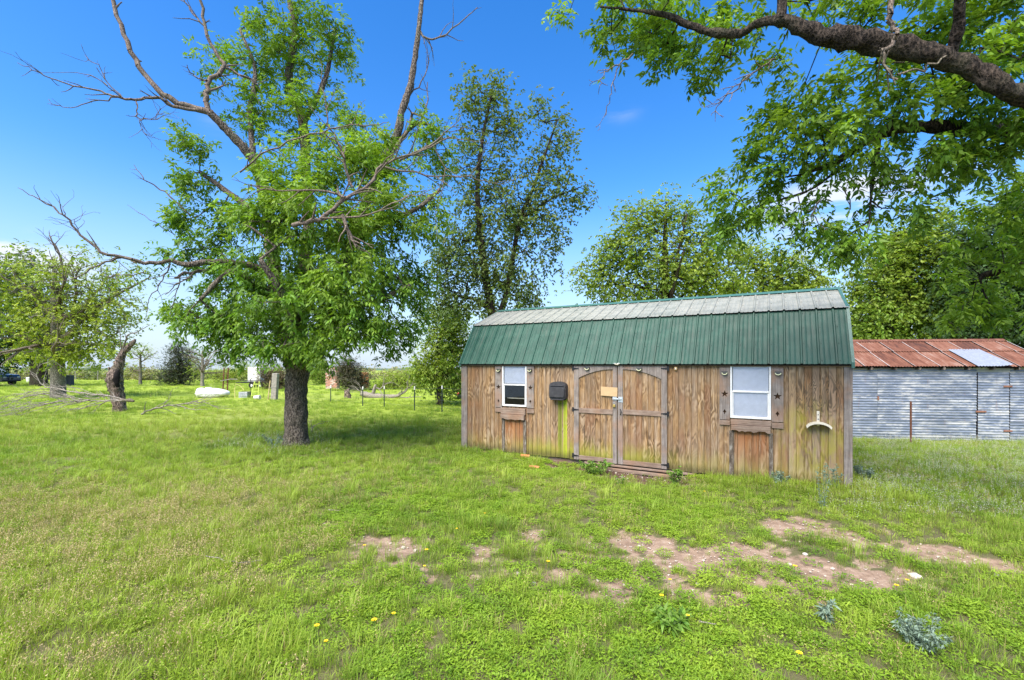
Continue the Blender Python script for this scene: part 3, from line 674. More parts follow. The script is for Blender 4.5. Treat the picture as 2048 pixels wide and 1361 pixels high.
def roof():
    # lower front: from (y -.07, z 1.93) to break (.53, 2.84); upper: break to ridge (1.70, 3.31)
    E0, E1, E2 = (-.085, 1.925), (.50, 2.83), (1.70, 3.315); Lr = SHL+.04; x0 = -.02
    npan = 8; pw = Lr/npan
    def profile(off0):
        pr = []; pitch = .2286; n = int(pw/pitch+.5)
        for i in range(n):
            b = i*pw/n
            pr += [(b, 0), (b+.012, .019), (b+.030, .019), (b+.042, 0)]
            for f in (.40, .70): pr += [(b+pw/n*f-.014, 0), (b+pw/n*f, .005), (b+pw/n*f+.014, 0)]
        return pr+[(pw, 0)]
    def slope(a, b, m, name, out=0.):
        dy, dz = b[0]-a[0], b[1]-a[1]; L = math.hypot(dy, dz); ny, nz = -dz/L, dy/L
        if nz < 0: ny, nz = -ny, -nz
        pr = profile(0); me = None
        for k in range(npan):
            V = []; o = out+random.uniform(0, .0015)
            for (yy, zz) in (a, b):
                for (px_, h) in pr: V.append((px_, yy+ny*(h+o), zz+nz*(h+o)))
            n = len(pr); Fc = [(i, i+1, n+i+1, n+i) for i in range(n-1)]
            k0 = len(V); 
            for (yy, zz) in (a, b):
                for (px_, h) in pr: V.append((px_, yy+ny*(h+o-.0015), zz+nz*(h+o-.0015)))
            Fc += [(k0+i, k0+n+i, k0+n+i+1, k0+i+1) for i in range(n-1)]+[(i, k0+i, k0+i+1, i+1) for i in range(n-1)]
            mb = MB(); mb.v = V; mb.f = Fc; ob = link(name, mb.mesh(name, m), shed); ob.location = (x0+k*pw, 0, 0)
            # screw heads
            s = MB()
            for fr in (.06, .36, .66, .94):
                for i in range(4):
                    c = (i+.13)*pw/4+.03; yy = a[0]+dy*fr+ny*(o+.003); zz = a[1]+dz*fr+nz*(o+.003)
                    s.box((c-.005, yy-.004, zz-.004), (c+.005, yy+.004, zz+.004))
            so_ = link('screws', s.mesh('screws', M_blackmetal), ob, 'stuff')
    slope(E0, E1, M_green, 'roof_panel'); slope((.47, 2.842), (1.70, 3.32), M_greensheen, 'roof_panel', .004)
    slope((3.40-E0[0], E0[1]), (2.90, 2.83), M_green, 'roof_panel'); slope((2.93, 2.842), (1.70, 3.32), M_greensheen, 'roof_panel', .004)
    # ridge cap, gable trims, dark closure under the laps
    sp('ridge_cap', MB().prism([(-.02, 0), (Lr-.02, 0), (Lr-.02, .02), (-.02, .02)], 0, .001) if False else
       MB().add([(x0-.01, 1.56, 3.292), (Lr+x0+.01, 1.56, 3.292), (Lr+x0+.01, 1.70, 3.352), (x0-.01, 1.70, 3.352), (Lr+x0+.01, 1.84, 3.292), (x0-.01, 1.84, 3.292)], [(0, 1, 2, 3), (3, 2, 4, 5)]), M_greentrim)
    for xe in (x0-.012, x0+Lr-.03):
        mb = MB()
        for a, b in ((E0, E1), (E1, (1.70, 3.32)), ((3.4-E0[0], E0[1]), (2.90, 2.83)), ((2.90, 2.83), (1.70, 3.32))):
            mb.add([(xe, a[0], a[1]-.06), (xe+.042, a[0], a[1]-.06), (xe+.042, b[0], b[1]-.06), (xe, b[0], b[1]-.06), (xe, a[0], a[1]+.028), (xe+.042, a[0], a[1]+.028), (xe+.042, b[0], b[1]+.028), (xe, b[0], b[1]+.028)],
                   [(0, 3, 2, 1), (4, 5, 6, 7), (0, 1, 5, 4), (1, 2, 6, 5), (2, 3, 7, 6), (3, 0, 4, 7)])
        sp('gable_trim', mb, M_greentrim)
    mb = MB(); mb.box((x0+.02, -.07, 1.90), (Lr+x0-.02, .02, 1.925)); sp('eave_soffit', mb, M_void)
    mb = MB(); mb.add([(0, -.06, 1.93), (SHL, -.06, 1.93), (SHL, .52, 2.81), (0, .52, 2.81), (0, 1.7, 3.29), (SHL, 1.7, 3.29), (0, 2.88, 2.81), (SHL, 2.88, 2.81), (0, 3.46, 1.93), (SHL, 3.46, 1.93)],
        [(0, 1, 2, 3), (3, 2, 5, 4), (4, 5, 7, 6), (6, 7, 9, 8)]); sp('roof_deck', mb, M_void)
roof()
def cut_board(name, x0, x1, z0, z1, y0, y1, holes, m, parent):
    """board in the x,z plane with real cut-outs, made from a filled 2D curve"""
    cu = bpy.data.curves.new(name, 'CURVE'); cu.dimensions = '2D'; cu.fill_mode = 'BOTH'; cu.extrude = (y1-y0)/2
    for poly in [[(x0, z0), (x1, z0), (x1, z1), (x0, z1)]]+holes:
        s = cu.splines.new('POLY'); s.points.add(len(poly)-1); s.use_cyclic_u = True
        for i, (x, z) in enumerate(poly): s.points[i].co = (x, z, 0, 1)
    ob = bpy.data.objects.new('tmp', cu); COL.objects.link(ob); bpy.context.view_layer.update(); dg = bpy.context.evaluated_depsgraph_get()
    me = bpy.data.meshes.new_from_object(ob.evaluated_get(dg)); bpy.data.objects.remove(ob); bpy.data.curves.remove(cu)
    me.transform(Matrix(((1, 0, 0, 0), (0, 0, 1, (y0+y1)/2), (0, 1, 0, 0), (0, 0, 0, 1)))); me.flip_normals()
    me.materials.clear(); me.materials.append(m); me.name = name; return link(name, me, parent)
def star(cx, cz, r):
    return [(cx+math.sin(i*math.pi/5)*(r if i % 2 == 0 else r*.40), cz+math.cos(i*math.pi/5)*(r if i % 2 == 0 else r*.40)) for i in range(10)]
def windows():
    for (pl, pr, pm, pt, pbl, pbr, pmid, slat, up) in ((1005.5, 1054, 1030, 730, 812, 814, 770, .019, True), (1460.5, 1542, 1501, 731, 836.5, 839, 784, .019, False)):
        xl, xr = fx(pl), fx(pr); zt = fz(pm, pt); zb = fz(pm, (pbl+pbr)/2); zm = fz(pm, pmid)
        win = sp('window', MB().box((xl, -.028, zb), (xl+.028, .03, zt)).box((xr-.028, -.028, zb), (xr, .03, zt)).box((xl+.028, -.028, zt-.022), (xr-.028, .03, zt)).box((xl+.028, -.034, zb), (xr-.028, .03, zb+.035)), M_frame, bev=.003)
        sp('sash', MB().box((xl+.03, -.018, zm-.014), (xr-.03, .014, zm+.014)).box((xl+.029, -.010, zb+.036), (xl+.05, .012, zm-.014)).box((xr-.05, -.010, zb+.036), (xr-.029, .012, zm-.014)), M_frame, win, .002)
        sp('pane', MB().box((xl+.03, .004, zm+.014), (xr-.03, .007, zt-.024)), M_glass, win); sp('pane', MB().box((xl+.03, -.004, zb+.036), (xr-.03, -.001, zm-.0145)), M_glass, win)
        z = zt-.03; b = MB(); i = 0; stop = zb+.03 if not up else zm+.045
        while z > stop:
            b.add([(xl+.035, .022, z), (xr-.035, .022, z), (xr-.035, .014, z-.0192), (xl+.035, .014, z-.0192)], [(0, 3, 2, 1)]); z -= slat
        if up: b.box((xl+.035, .018, zm+.025), (xr-.035, .034, zm+.04))
        sp('blind', b, M_blind, win, kind='stuff')
        if up:                                   # lower half: shelf edge and a jar behind dark insect screen
            sp('shelf', MB().box((xl+.03, .14, zb+.155), (xr-.03, .16, zb+.172)), M_cream, win)
            b = MB(); z = zm-.03
            while z > zb+.19: b.add([(xl+.05, .03, z), (xr-.05, .03, z), (xr-.05, .034, z-.004), (xl+.05, .034, z-.004)], [(0, 1, 2, 3)]); z -= .021
            sp('screen', b, plain('screen_grey', (.10, .105, .10), .7), win, kind='stuff')
    # shutters: (px0, px1, ptop, pbot, star px,py,r)
    for a, b, t, bo, spx, spy, bl0, bl1 in ((991.3, 1005, 731, 815, 998, 774.5, 816.5, 824), (1054.6, 1069, 731, 816.5, 1061, 776, 818, 827), (1439, 1460, 735.5, 839, 1450, 788, 840.5, 850), (1542.8, 1567, 737, 844, 1554, 793, 846, 857)):
        x0, x1 = fx(a)+.002, fx(b)-.002; mx = (x0+x1)/2; pm = (a+b)/2; z0, z1 = fz(pm, bo), fz(pm, t); zs = fz(pm, spy); r = .072
        lz = fz(pm, bo-(bo-t)*.155); u = .03
        tree_hole = [(mx-u, lz-.010), (mx-u*.3, lz-.02), (mx-u*.3, lz-.045), (mx+u*.3, lz-.045), (mx+u*.3, lz-.02), (mx+u, lz-.010), (mx+u*.5, lz+.014), (mx, lz+.04), (mx-u*.5, lz+.014)]
        sh = cut_board('shutter', x0, x1, z0, z1, -.026, -.006, [star(mx, zs, min(r, (x1-x0)*.40)), [(p, q) for p, q in tree_hole]], M_trim, shed)
        sp('cutout_shade_plate', MB().box((x0+.01, -.0055, z0+.01), (x1-.01, -.0035, z1-.01)), M_cut)  # added dark plate so the cut-outs look shaded inside
        sp('shutter_block', MB().box((x0-.002, -.032, fz(pm, bl1)), (x1+.002, -.006, fz(pm, bl0))), M_trim2, bev=.003)
        sp('shutter_cap', MB().box((x0-.004, -.034, z1+.001), (x1+.004, -.006, z1+.016)), M_trim2, bev=.002)
    # window ledges and their hanging boards
    for (a, b, t0, t1, u1, la, lb, ra, rb, foot) in ((1003.5, 1052, 816.5, 829, 839, 1005, 1010, 1047.5, 1053, 907), (1461.5, 1542.5, 840.5, 851, 863.5, 1458.5, 1467.5, 1538, 1546, 955)):
        pm = (a+b)/2; x0, x1 = fx(a), fx(b)
        sp('window_ledge', MB().box((x0, -.05, fz(pm, t1)), (x1, -.006, fz(pm, t0))), M_trim2, bev=.006)
        rr = random.Random(int(a)); n = 14; top = [(x0+.01+(x1-x0-.02)*i/n, fz(pm, t1)-.004) for i in range(n+1)]; bot = [(x0+.01+(x1-x0-.02)*i/n, fz(pm, u1)+rr.uniform(-.012, .018)) for i in range(n, -1, -1)]
        sp('rotten_edge', MB().prism(top+bot, -.085, -.012), M_trim2, bev=.004)
        for p, q, sh_ in ((la, lb, 0), (ra, rb, 1)):
            sp('batten', MB().box((fx(p), -.030, .0), (fx(q), -.004, fz(pm, u1)-.002)), M_batten, bev=.004)
M_batten = mat('rotten_batten', lambda t: {'Base Color': t.ramp(t.noise(t.scl(t.obj(), 18, 18, 5), 1.4, 6, .75), [(.3, (.03, .024, .018)), (.5, (.13, .10, .075)), (.62, (.24, .21, .17)), (.75, (.36, .33, .29))]), 'Normal': t.bump(t.noise(t.scl(t.obj(), 30, 30, 8), 1, 5, .7), .8, .01)}, .9, .1)
windows()
def doors():
    zt = WT-.022; zb = .015; rng = random.Random(8)
    for (a, b, hinge_left, st) in ((1149, 1235, True, ((1149, 1158.5), (1226.5, 1234.8))), (1236.6, 1335, False, ((1236.6, 1246.5), (1323.5, 1334.5)))):
        x0, x1 = fx(a), fx(b); pm = (a+b)/2
        d = sp('door', MB().box((x0, .0, zb), (x1, .012, zt)), M_ply)
        n = 8; w_ = (x1-x0-.02)/n
        for i in range(n): sp('plank', MB().box((x0+.01+i*w_+.004, -.014+rng.uniform(-.001, .001), zb+.01), (x0+.01+(i+1)*w_-.004, .0, zt-.01)), M_ply, d, .002)
        sx = []
        for p, q in st:
            sp('stile', MB().box((fx(p), -.038, zb-.005), (fx(q), -.0155, zt)), M_trim, d, .003); sx.append((fx(p), fx(q)))
        xa, xb = sx[0][1]+.002, sx[1][0]-.002; zmid = fz(pm, 822.5 if hinge_left else 826)
        sp('rail', MB().box((xa, -.036, zmid-.048), (xb, -.0155, zmid+.048)), M_trim2, d, .003)
        sp('rail', MB().box((xa, -.036, zb), (xb, -.0155, zb+.085)), M_trim2, d, .003)
        # arched head: high at the meeting stile, low at the hinge side
        n = 14; pts = []
        for i in range(n+1):
            f = i/n; k = f if not hinge_left else 1-f      # k = 0 at the meeting side
            pts.append((xa+(xb-xa)*f, zt-.085-.175*(k**2.0)))
        sp('arched_head', MB().prism([(xa, zt)]+[(p, q) for p, q in pts]+[(xb, zt)], -.036, -.0155), M_trim, d)
        for hz_, ly_ in ((737.5, 0), (819 if hinge_left else 828, 0), (911 if hinge_left else 930, 0)):
            hx = x0-.012 if hinge_left else x1+.012; s = 1 if hinge_left else -1; zz = fz(a if hinge_left else b, hz_); 
            zz = max(zz, .09)
            sp('hinge', MB().prism([(hx-s*.022, zz-.045), (hx-s*.022, zz+.045), (hx+s*.012, zz+.045), (hx+s*.016, zz+.018), (hx+s*.12, zz+.007), (hx+s*.12, zz-.007), (hx+s*.016, zz-.018), (hx+s*.012, zz-.045)][::s], -.045, -.039), M_blackmetal, d)
        if not hinge_left:
            hxx = fx(1243); zz = fz(1243, 824); sp('handle', MB().tube([(hxx-.012, -.04, zz+.05), (hxx+.006, -.075, zz+.035), (hxx+.014, -.08, zz), (hxx+.006, -.075, zz-.035), (hxx-.012, -.04, zz-.05)], .009, 8), M_blackmetal, d)
doors()
def fixtures():
    def W(lx, ly, z):                       # shed-local point to world
        return (SHO[0]+lx*CA+ly*SA, SHO[1]-lx*SA+ly*CA, z)
    g = 'little half moon lights on the shed front'
    ml = plain('lamp_plastic', (.05, .05, .045), .4, .5); mc = plain('lamp_lens', (.62, .60, .36), .35, .5, var=.1)
    labs = ['half moon light on the left shutter of the blinds half-raised window', 'half moon light on the right shutter of the blinds half-raised window', 'half moon light on the left shutter of the fully shaded window',
            'half moon light on the right shutter of the fully shaded window', 'half moon light on the arched head of the left door', 'half moon light on the arched head of the right door']
    for i, (px, py, y0) in enumerate(((999, 740, -.028), (1061.5, 740, -.028), (1449.5, 745.5, -.028), (1556, 746, -.028), (1176, 736.5, -.038), (1279.5, 738, -.038))):
        lx = fx(px); z = fz(px, py); t = thing('half_moon_light', labs[i], 'light', W(lx, y0, z), -A, g); r = .050
        arc = lambda r_, n=10: [(-r_*math.cos(math.pi*k/n), -r_*.85*math.sin(math.pi*k/n)) for k in range(n+1)]
        link('housing', MB().prism(arc(r)+[(r*.9, .022), (-r*.9, .022)], -.034, 0).mesh('housing', ml), t)
        link('lens', MB().prism(arc(r*.92)+[(r*.62*math.cos(math.pi*k/8), -.006-r*.42*math.sin(math.pi*k/8)) for k in range(9)], -.045, -.0345).mesh('lens', mc), t)
    # cardboard on the left door
    lx = (fx(1203)+fx(1236))/2; z = fz(1220, 783); t = thing('cardboard_sheet', 'blank tan cardboard rectangle fixed to the left shed door', 'cardboard', W(lx, -.041, z), -A)
    wv = (fx(1236)-fx(1203))/2; o = link('sheet', beveled(MB().add([(-wv, 0, -.085), (wv, -.008, -.098), (wv+.006, -.012, .077), (-wv, 0, .09), (-wv, -.005, -.085), (wv, -.013, -.098), (wv+.006, -.017, .077), (-wv, -.005, .09)], [(0, 1, 2, 3), (7, 6, 5, 4), (0, 4, 5, 1), (1, 5, 6, 2), (2, 6, 7, 3), (3, 7, 4, 0)]).mesh('sheet', plain('cardboard', (.50, .34, .18), .8, .2, var=.08)), .0008), t)
    # hasp and padlock
    mg = plain('galvanised_steel', (.55, .58, .60), .35, .6, .6, .12); t = thing('hasp_latch', 'silver steel hasp across the meeting stiles of the shed doors', 'latch', W(fx(1236), -.039, fz(1236, 799)), -A)
    k = 1/F*fY(fx(1236)); link('plate', beveled(MB().box((-.095, -.006, -.02), (-.015, 0, .062)).box((.02, -.006, -.055), (.105, 0, .05)).mesh('plate', mg), .002), t)
    link('strap', beveled(MB().box((-.09, -.022, -.004), (.08, -.008, .024)).mesh('strap', mg), .003), t); link('staple', MB().tube([(.035, -.008, .036), (.035, -.035, .03), (.035, -.035, -.012), (.035, -.008, -.02)], .005, 6).mesh('staple', mg), t)
    t = thing('padlock', 'small brass padlock hanging below the silver hasp', 'padlock', W(fx(1230), -.062, fz(1230, 809)), -A)
    link('padlock_body', beveled(MB().box((-.024, -.012, -.05), (.024, .012, 0)).mesh('padlock_body', plain('brass', (.50, .36, .10), .35, .5, .7)), .003), t)
    link('shackle', MB().tube([(-.016, 0, 0), (-.016, 0, .03), (-.008, 0, .042), (.008, 0, .042), (.016, 0, .03), (.016, 0, 0)], .0045, 6).mesh('shackle', mg), t)
    # black plastic box (mailbox like)
    lx = fx(1120); z = fz(1120, 780.5); hw = (fx(1136.5)-fx(1104))/2; hh = .178; t = thing('wall_box', 'dark grey domed plastic hose box mounted above green streaks', 'box', W(lx, -.004, z), -A)
    mk = plain('weathered_black_plastic', (.040, .038, .040), .62, .35, var=.35, sc=9)
    def dome(w_, y0, y1, z0, z1, dr):
        p = [(-w_*.92, z0), (w_*.92, z0), (w_, z0+.05)]; n = 12
        for i in range(n+1): f = i/n; a = math.pi*f; p.append((w_*math.cos(a), z1-dr+dr*math.sin(a)**.7))
        p.append((-w_, z0+.05)); return MB().prism(p, y0, y1)
    me = dome(hw, -.15, 0, -hh, hh, .10).mesh('casing', mk); beveled(me, .012, 2); link('casing', me, t)
    me = dome(hw*.93, -.175, -.152, -hh+.035, hh*.42, .05).mesh('front_lid', mk); beveled(me, .008, 2); link('front_lid', me, t)
    link('lip', beveled(MB().box((-hw*.8, -.172, hh*.50), (hw*.8, -.151, hh*.60)).mesh('lip', mk), .004), t); link('base_rim', beveled(MB().box((-hw*.8, -.165, -hh-.02), (hw*.8, -.01, -hh-.002)).mesh('base_rim', mk), .006), t)
    # cream hose bracket at the right
    z = fz(1636, 850); t = thing('hose_hanger', 'cream metal curved hose hanger at the right end of the shed', 'hanger', W(fx(1636), -.004, z), -A)
    me = MB().box((-.019, -.012, -.02), (.019, 0, .215)).mesh('mounting_bar', M_cream); link('mounting_bar', beveled(me, .003), t)
    link('bolt', MB().tube([(0, -.013, .16), (0, -.02, .16)], .008, 8).mesh('bolt', M_blackmetal), t); link('bolt', MB().tube([(0, -.013, .09), (0, -.02, .09)], .008, 8).mesh('bolt', M_blackmetal), t)
    V = []; n = 16; Ra = .175
    pts = [(Ra*math.sin(q)*.98, Ra*.62*(math.cos(q)-1)+.052-.0) for q in np.linspace(-1.25, 1.25, n+1)]
    mb = MB(); mb.prism([(x, z_) for x, z_ in pts]+[(x*.93, z_-.016) for x, z_ in pts[::-1]], -.17, -.005); link('cradle', mb.mesh('cradle', M_cream), t)
    mb = MB(); mb.prism([(x*1.03, z_+.010) for x, z_ in pts]+[(x*.95, z_-.022) for x, z_ in pts[::-1]], -.182, -.171); link('cradle_rim', mb.mesh('cradle_rim', M_cream), t)
    # eave vent lamp and small knob
    t = thing('eave_lamp', 'small cream oval lamp under the eave above the meeting doors', 'lamp', W(fx(1236), -.06, fz(1236, 729)), -A)
    b = bmesh.new(); bmesh.ops.create_uvsphere(b, u_segments=14, v_segments=8, radius=.05)
    for v in b.verts: v.co = Vector((v.co.x*1.05, v.co.y*.8, v.co.z*.38))
    me = bpy.data.meshes.new('lens'); b.to_mesh(me); b.free(); me.materials.append(M_cream); link('lens', me, t)
    link('rim', MB().box((-.058, -.035, .012), (.058, .035, .022)).mesh('rim', M_frame), t)
    t = thing('wall_sensor', 'tiny cream sensor block under the eave right of the doors', 'sensor', W(fx(1352), -.004, fz(1352, 737.5)), -A)
    link('case', beveled(MB().box((-.022, -.04, -.03), (.022, 0, .03)).mesh('case', plain('amber_plastic', (.55, .38, .18), .5)), .006), t); link('eye', MB().tube([(0, -.04, 0), (0, -.052, -.002)], .012, 8).mesh('eye', M_frame), t)
fixtures()

# ------------------------------------------------------------------ the tin barn
BB = math.radians(7.6); BX0, BY0 = 7.40, 11.93; BL = 5.72
def galv(name, paint, seed):
    def f(t):
        p = t.vm('ADD', t.obj(), (seed, seed*.7, 0)); r = t.rnd()
        q = t.vm('ADD', p, t.cxyz(t.m('MULTIPLY', r, 5.), 0, t.m('MULTIPLY', r, 3.)))
        n = t.noise(t.scl(q, .8, 1, 3.4), 2.2, 6, .72); n2 = t.noise(t.scl(q, 2.6, 1, 9), 2, 5, .7); k = t.m('ADD', t.m('MULTIPLY', n, .6), t.m('MULTIPLY', n2, .45))
        base = t.mix(n2, (.12, .145, .19), (.27, .30, .35)); c = t.mix(t.mr(k, .50-paint, .60-paint), base, (.40, .40, .39))
        c = t.mix(t.mr(t.noise(t.scl(p, 1, 1, 1.3), 1.1, 4, .6), .42, .6, 0, .55), c, (.13, .15, .18)); c = t.mix(t.mr(t.noise(t.scl(q, 9, 1, 1.5), 1, 5, .7), .60, .72, 0, .45), c, (.25, .15, .10))
        return {'Base Color': c, 'Metallic': t.mr(k, .55, .42, .0, .35), 'Roughness': .5}
    return mat(name, f, .5, .4)
M_galv = galv('galvanised_peeling_paint', -.045, 3.)
M_galv2 = galv('galvanised_whitish_paint', .0, 9.)
def rustf(t):
    p = t.obj(); r = t.rnd(); q = t.vm('ADD', p, t.cxyz(t.m('MULTIPLY', r, 7.), 0, 0)); n = t.noise(t.scl(q, 3, 1.2, 1.2), 2.4, 6, .7); n2 = t.noise(t.scl(q, 16, 1.5, 1.5), 2, 4, .65); n = t.m('ADD', t.m('MULTIPLY', n, .6), t.m('MULTIPLY', t.noise(p, 1.1, 3), .45))
    c = t.ramp(t.m('ADD', t.m('ADD', t.m('MULTIPLY', n, .6), t.m('MULTIPLY', n2, .4)), t.m('MULTIPLY', t.m('SUBTRACT', r, .5), .16)), [(.36, (.06, .026, .017)), (.46, (.13, .05, .028)), (.56, (.19, .083, .05)), (.67, (.26, .17, .13)), (.77, (.34, .31, .28))])
    return {'Base Color': c, 'Normal': t.bump(n2, .3, .003)}
M_rust = mat('rusty_tin', rustf, .7, .25, .1)
M_tin2 = plain('bare_lap_edge', (.48, .42, .38), .6, .3, .1, .3)
M_tin = plain('new_tin', (.27, .29, .33), .45, .5, .3, .15)
def corr(L, W_, pitch, amp, res=4):
    """sheet L long (x) with waves across W_ (z), facing -y"""
    n = max(2, int(W_/pitch*res)); V = []
    for i in range(n+1):
        z = W_*i/n; y = -amp*math.cos(2*math.pi*z/pitch)
        V += [(0, y, z), (L, y, z)]
    return V, [(2*i, 2*i+1, 2*i+3, 2*i+2) for i in range(n)]
def barn():
    b = thing('tin_barn', 'low old barn of corrugated grey tin with rusty red roof', 'barn', (BX0, BY0, 0), -BB)
    def bl(px, off=0):                       # pixel column -> distance along the front wall
        k = (px-HX)/F; return (k*BY0-BX0)/(math.cos(BB)+k*math.sin(BB))
    h = 1.80; rng = random.Random(5)
    link('wall', MB().box((0.02, .02, -.15), (BL-.02, 2.7, h)).mesh('wall', M_void), b)
    cols = [(0, bl(1755), M_galv, 0), (bl(1755)-.02, bl(1951), M_galv2, -.006), (bl(1951)+.015, bl(2017), M_galv, 0), (bl(2017)+.015, BL, M_galv2, -.004)]
    for ci, (x0, x1, m, oy) in enumerate(cols):
        if ci == 2: continue
        rows = 3; z = -.12
        for rI in range(rows):
            hh = (h-.02+.12)/rows; V, Fc = corr(x1-x0, hh+.03, .0676, .0095); mm = m if (ci+rI) % 2 == 0 or ci == 1 else M_galv
            o = link('wall_sheet', npmesh('wall_sheet', V, Fc, mm, True), b); o.location = (x0+rng.uniform(-.004, .004), -.012+oy-.004*rI, z); o.rotation_euler = (0, rng.uniform(-.003, .003), 0); z += hh
    x0, x1 = cols[2][0], cols[2][1]; V, Fc = corr(x1-x0-.022, 1.80, .0676, .009); d = link('door', npmesh('door', V, Fc, M_galv2, True), b); d.location = (x0+.011, -.03, -.08)
    link('hasp', beveled(MB().box((-.06, -.03, -.02), (.17, -.012, .02)).mesh('hasp', plain('rusted_iron', (.22, .10, .06), .8)), .004), d).location = (0, 0, .82)
    link('frame', MB().box((-.012, -.004, 0), (-.004, .01, 1.80)).mesh('frame', M_void), d); link('frame', MB().box((x1-x0-.020, -.004, 0), (x1-x0-.014, .01, 1.80)).mesh('frame', M_void), d)
    for hz_ in (.35, 1.45): link('hinge', beveled(MB().box((x1-x0-.16, -.026, hz_-.02), (x1-x0+.03, -.014, hz_+.02)).mesh('hinge', plain('rusted_iron', (.22, .10, .06), .8)), .003), d)
    link('hasp', beveled(MB().box((-.02, -.04, -.05), (.015, -.02, .05)).mesh('hasp', plain('rusted_iron', (.22, .10, .06), .8)), .004), b).location = (bl(1755), 0, 1.05)
    # cream board under the eave and rafter ends
    link('eave_board', beveled(MB().box((0, -.02, h-.09), (BL, -.002, h+.02)).mesh('eave_board', plain('old_cream_board', (.40, .38, .30), .85, sc=6)), .004), b)
    for i in range(11): link('rafter_end', MB().box((.1+i*.55, -.15, h-.02), (.145+i*.55, -.021, h+.045)).mesh('rafter_end', M_batten), b)
    # roof
    ez, ey = h+.055, -.17; rz, ry = 2.55, 1.28; dy, dz = ry-ey, rz-ez; L = math.hypot(dy, dz); ang = math.atan2(dz, dy)
    fm = MB().add([(0, ey+.03, ez-.02), (BL, ey+.03, ez-.02), (BL, ry, rz-.03), (0, ry, rz-.03), (0, 2.8, h), (BL, 2.8, h)], [(0, 1, 2, 3), (3, 2, 5, 4), (0, 3, 4), (1, 5, 2)]); link('roof_deck', fm.mesh('roof_deck', M_void), b)
    def sheet(x0, wd, s0, s1, m, lift, name='roof_sheet', curl=0., back=False):
        pitch = .0676; n = int(wd/pitch*4); V = []; rows = 5
        for j in range(rows+1):
            f = j/rows; s = s0+(s1-s0)*f; 
            for i in range(n+1):
                x = wd*i/n; hh = lift+.009*math.cos(2*math.pi*x/pitch)+curl*max(0, (x/wd-.55))**2*(1-f)*2.5
                yy, zz = ey+math.cos(ang)*s-math.sin(ang)*hh, ez+math.sin(ang)*s+math.cos(ang)*hh
                if back: yy = 2*ry-yy
                V.append((x, yy, zz))
        Fc = [(j*(n+1)+i, j*(n+1)+i+1, (j+1)*(n+1)+i+1, (j+1)*(n+1)+i) for j in range(rows) for i in range(n)]
        o = link(name, npmesh(name, V, Fc, m, True), b); o.location = (x0, 0, 0); return o
    wd = .575; k = 0; x = -.15
    while x < BL+.1:
        w1 = min(wd+.03, BL+.18-x); silver = False
        sheet(x, w1, -.0+rng.uniform(-.02, .01), L*.57, M_rust, .012+(k % 2)*.009); sheet(x, w1, L*.53+rng.uniform(-.01, .02), L+.02, M_rust, .030+(k % 2)*.009)
        for s0, s1, lf in ((0, L*.57, .026), (L*.53, L+.02, .044)): sheet(x+w1-.05, .045, s0, s1, M_tin2, lf, 'lap_edge')
        sheet(x, w1, 0, L+.02, M_rust, .012, back=True)
        x += wd; k += 1
    so_ = sheet(bl(1938), .78, -.05, L*.60, M_tin, .046, curl=.10); so_['label'] = 'bright silver replacement sheet curling up at its corner'
    for i in range(7):                        # pale lap edges
        pass
    link('ridge_cap', MB().add([(-.15, ry-.12, rz-.00), (BL+.17, ry-.12, rz-.0), (BL+.17, ry, rz+.065), (-.15, ry, rz+.065), (BL+.17, ry+.12, rz), (-.15, ry+.12, rz)], [(0, 1, 2, 3), (3, 2, 4, 5)]).mesh('ridge_cap', M_rust), b)
barn()
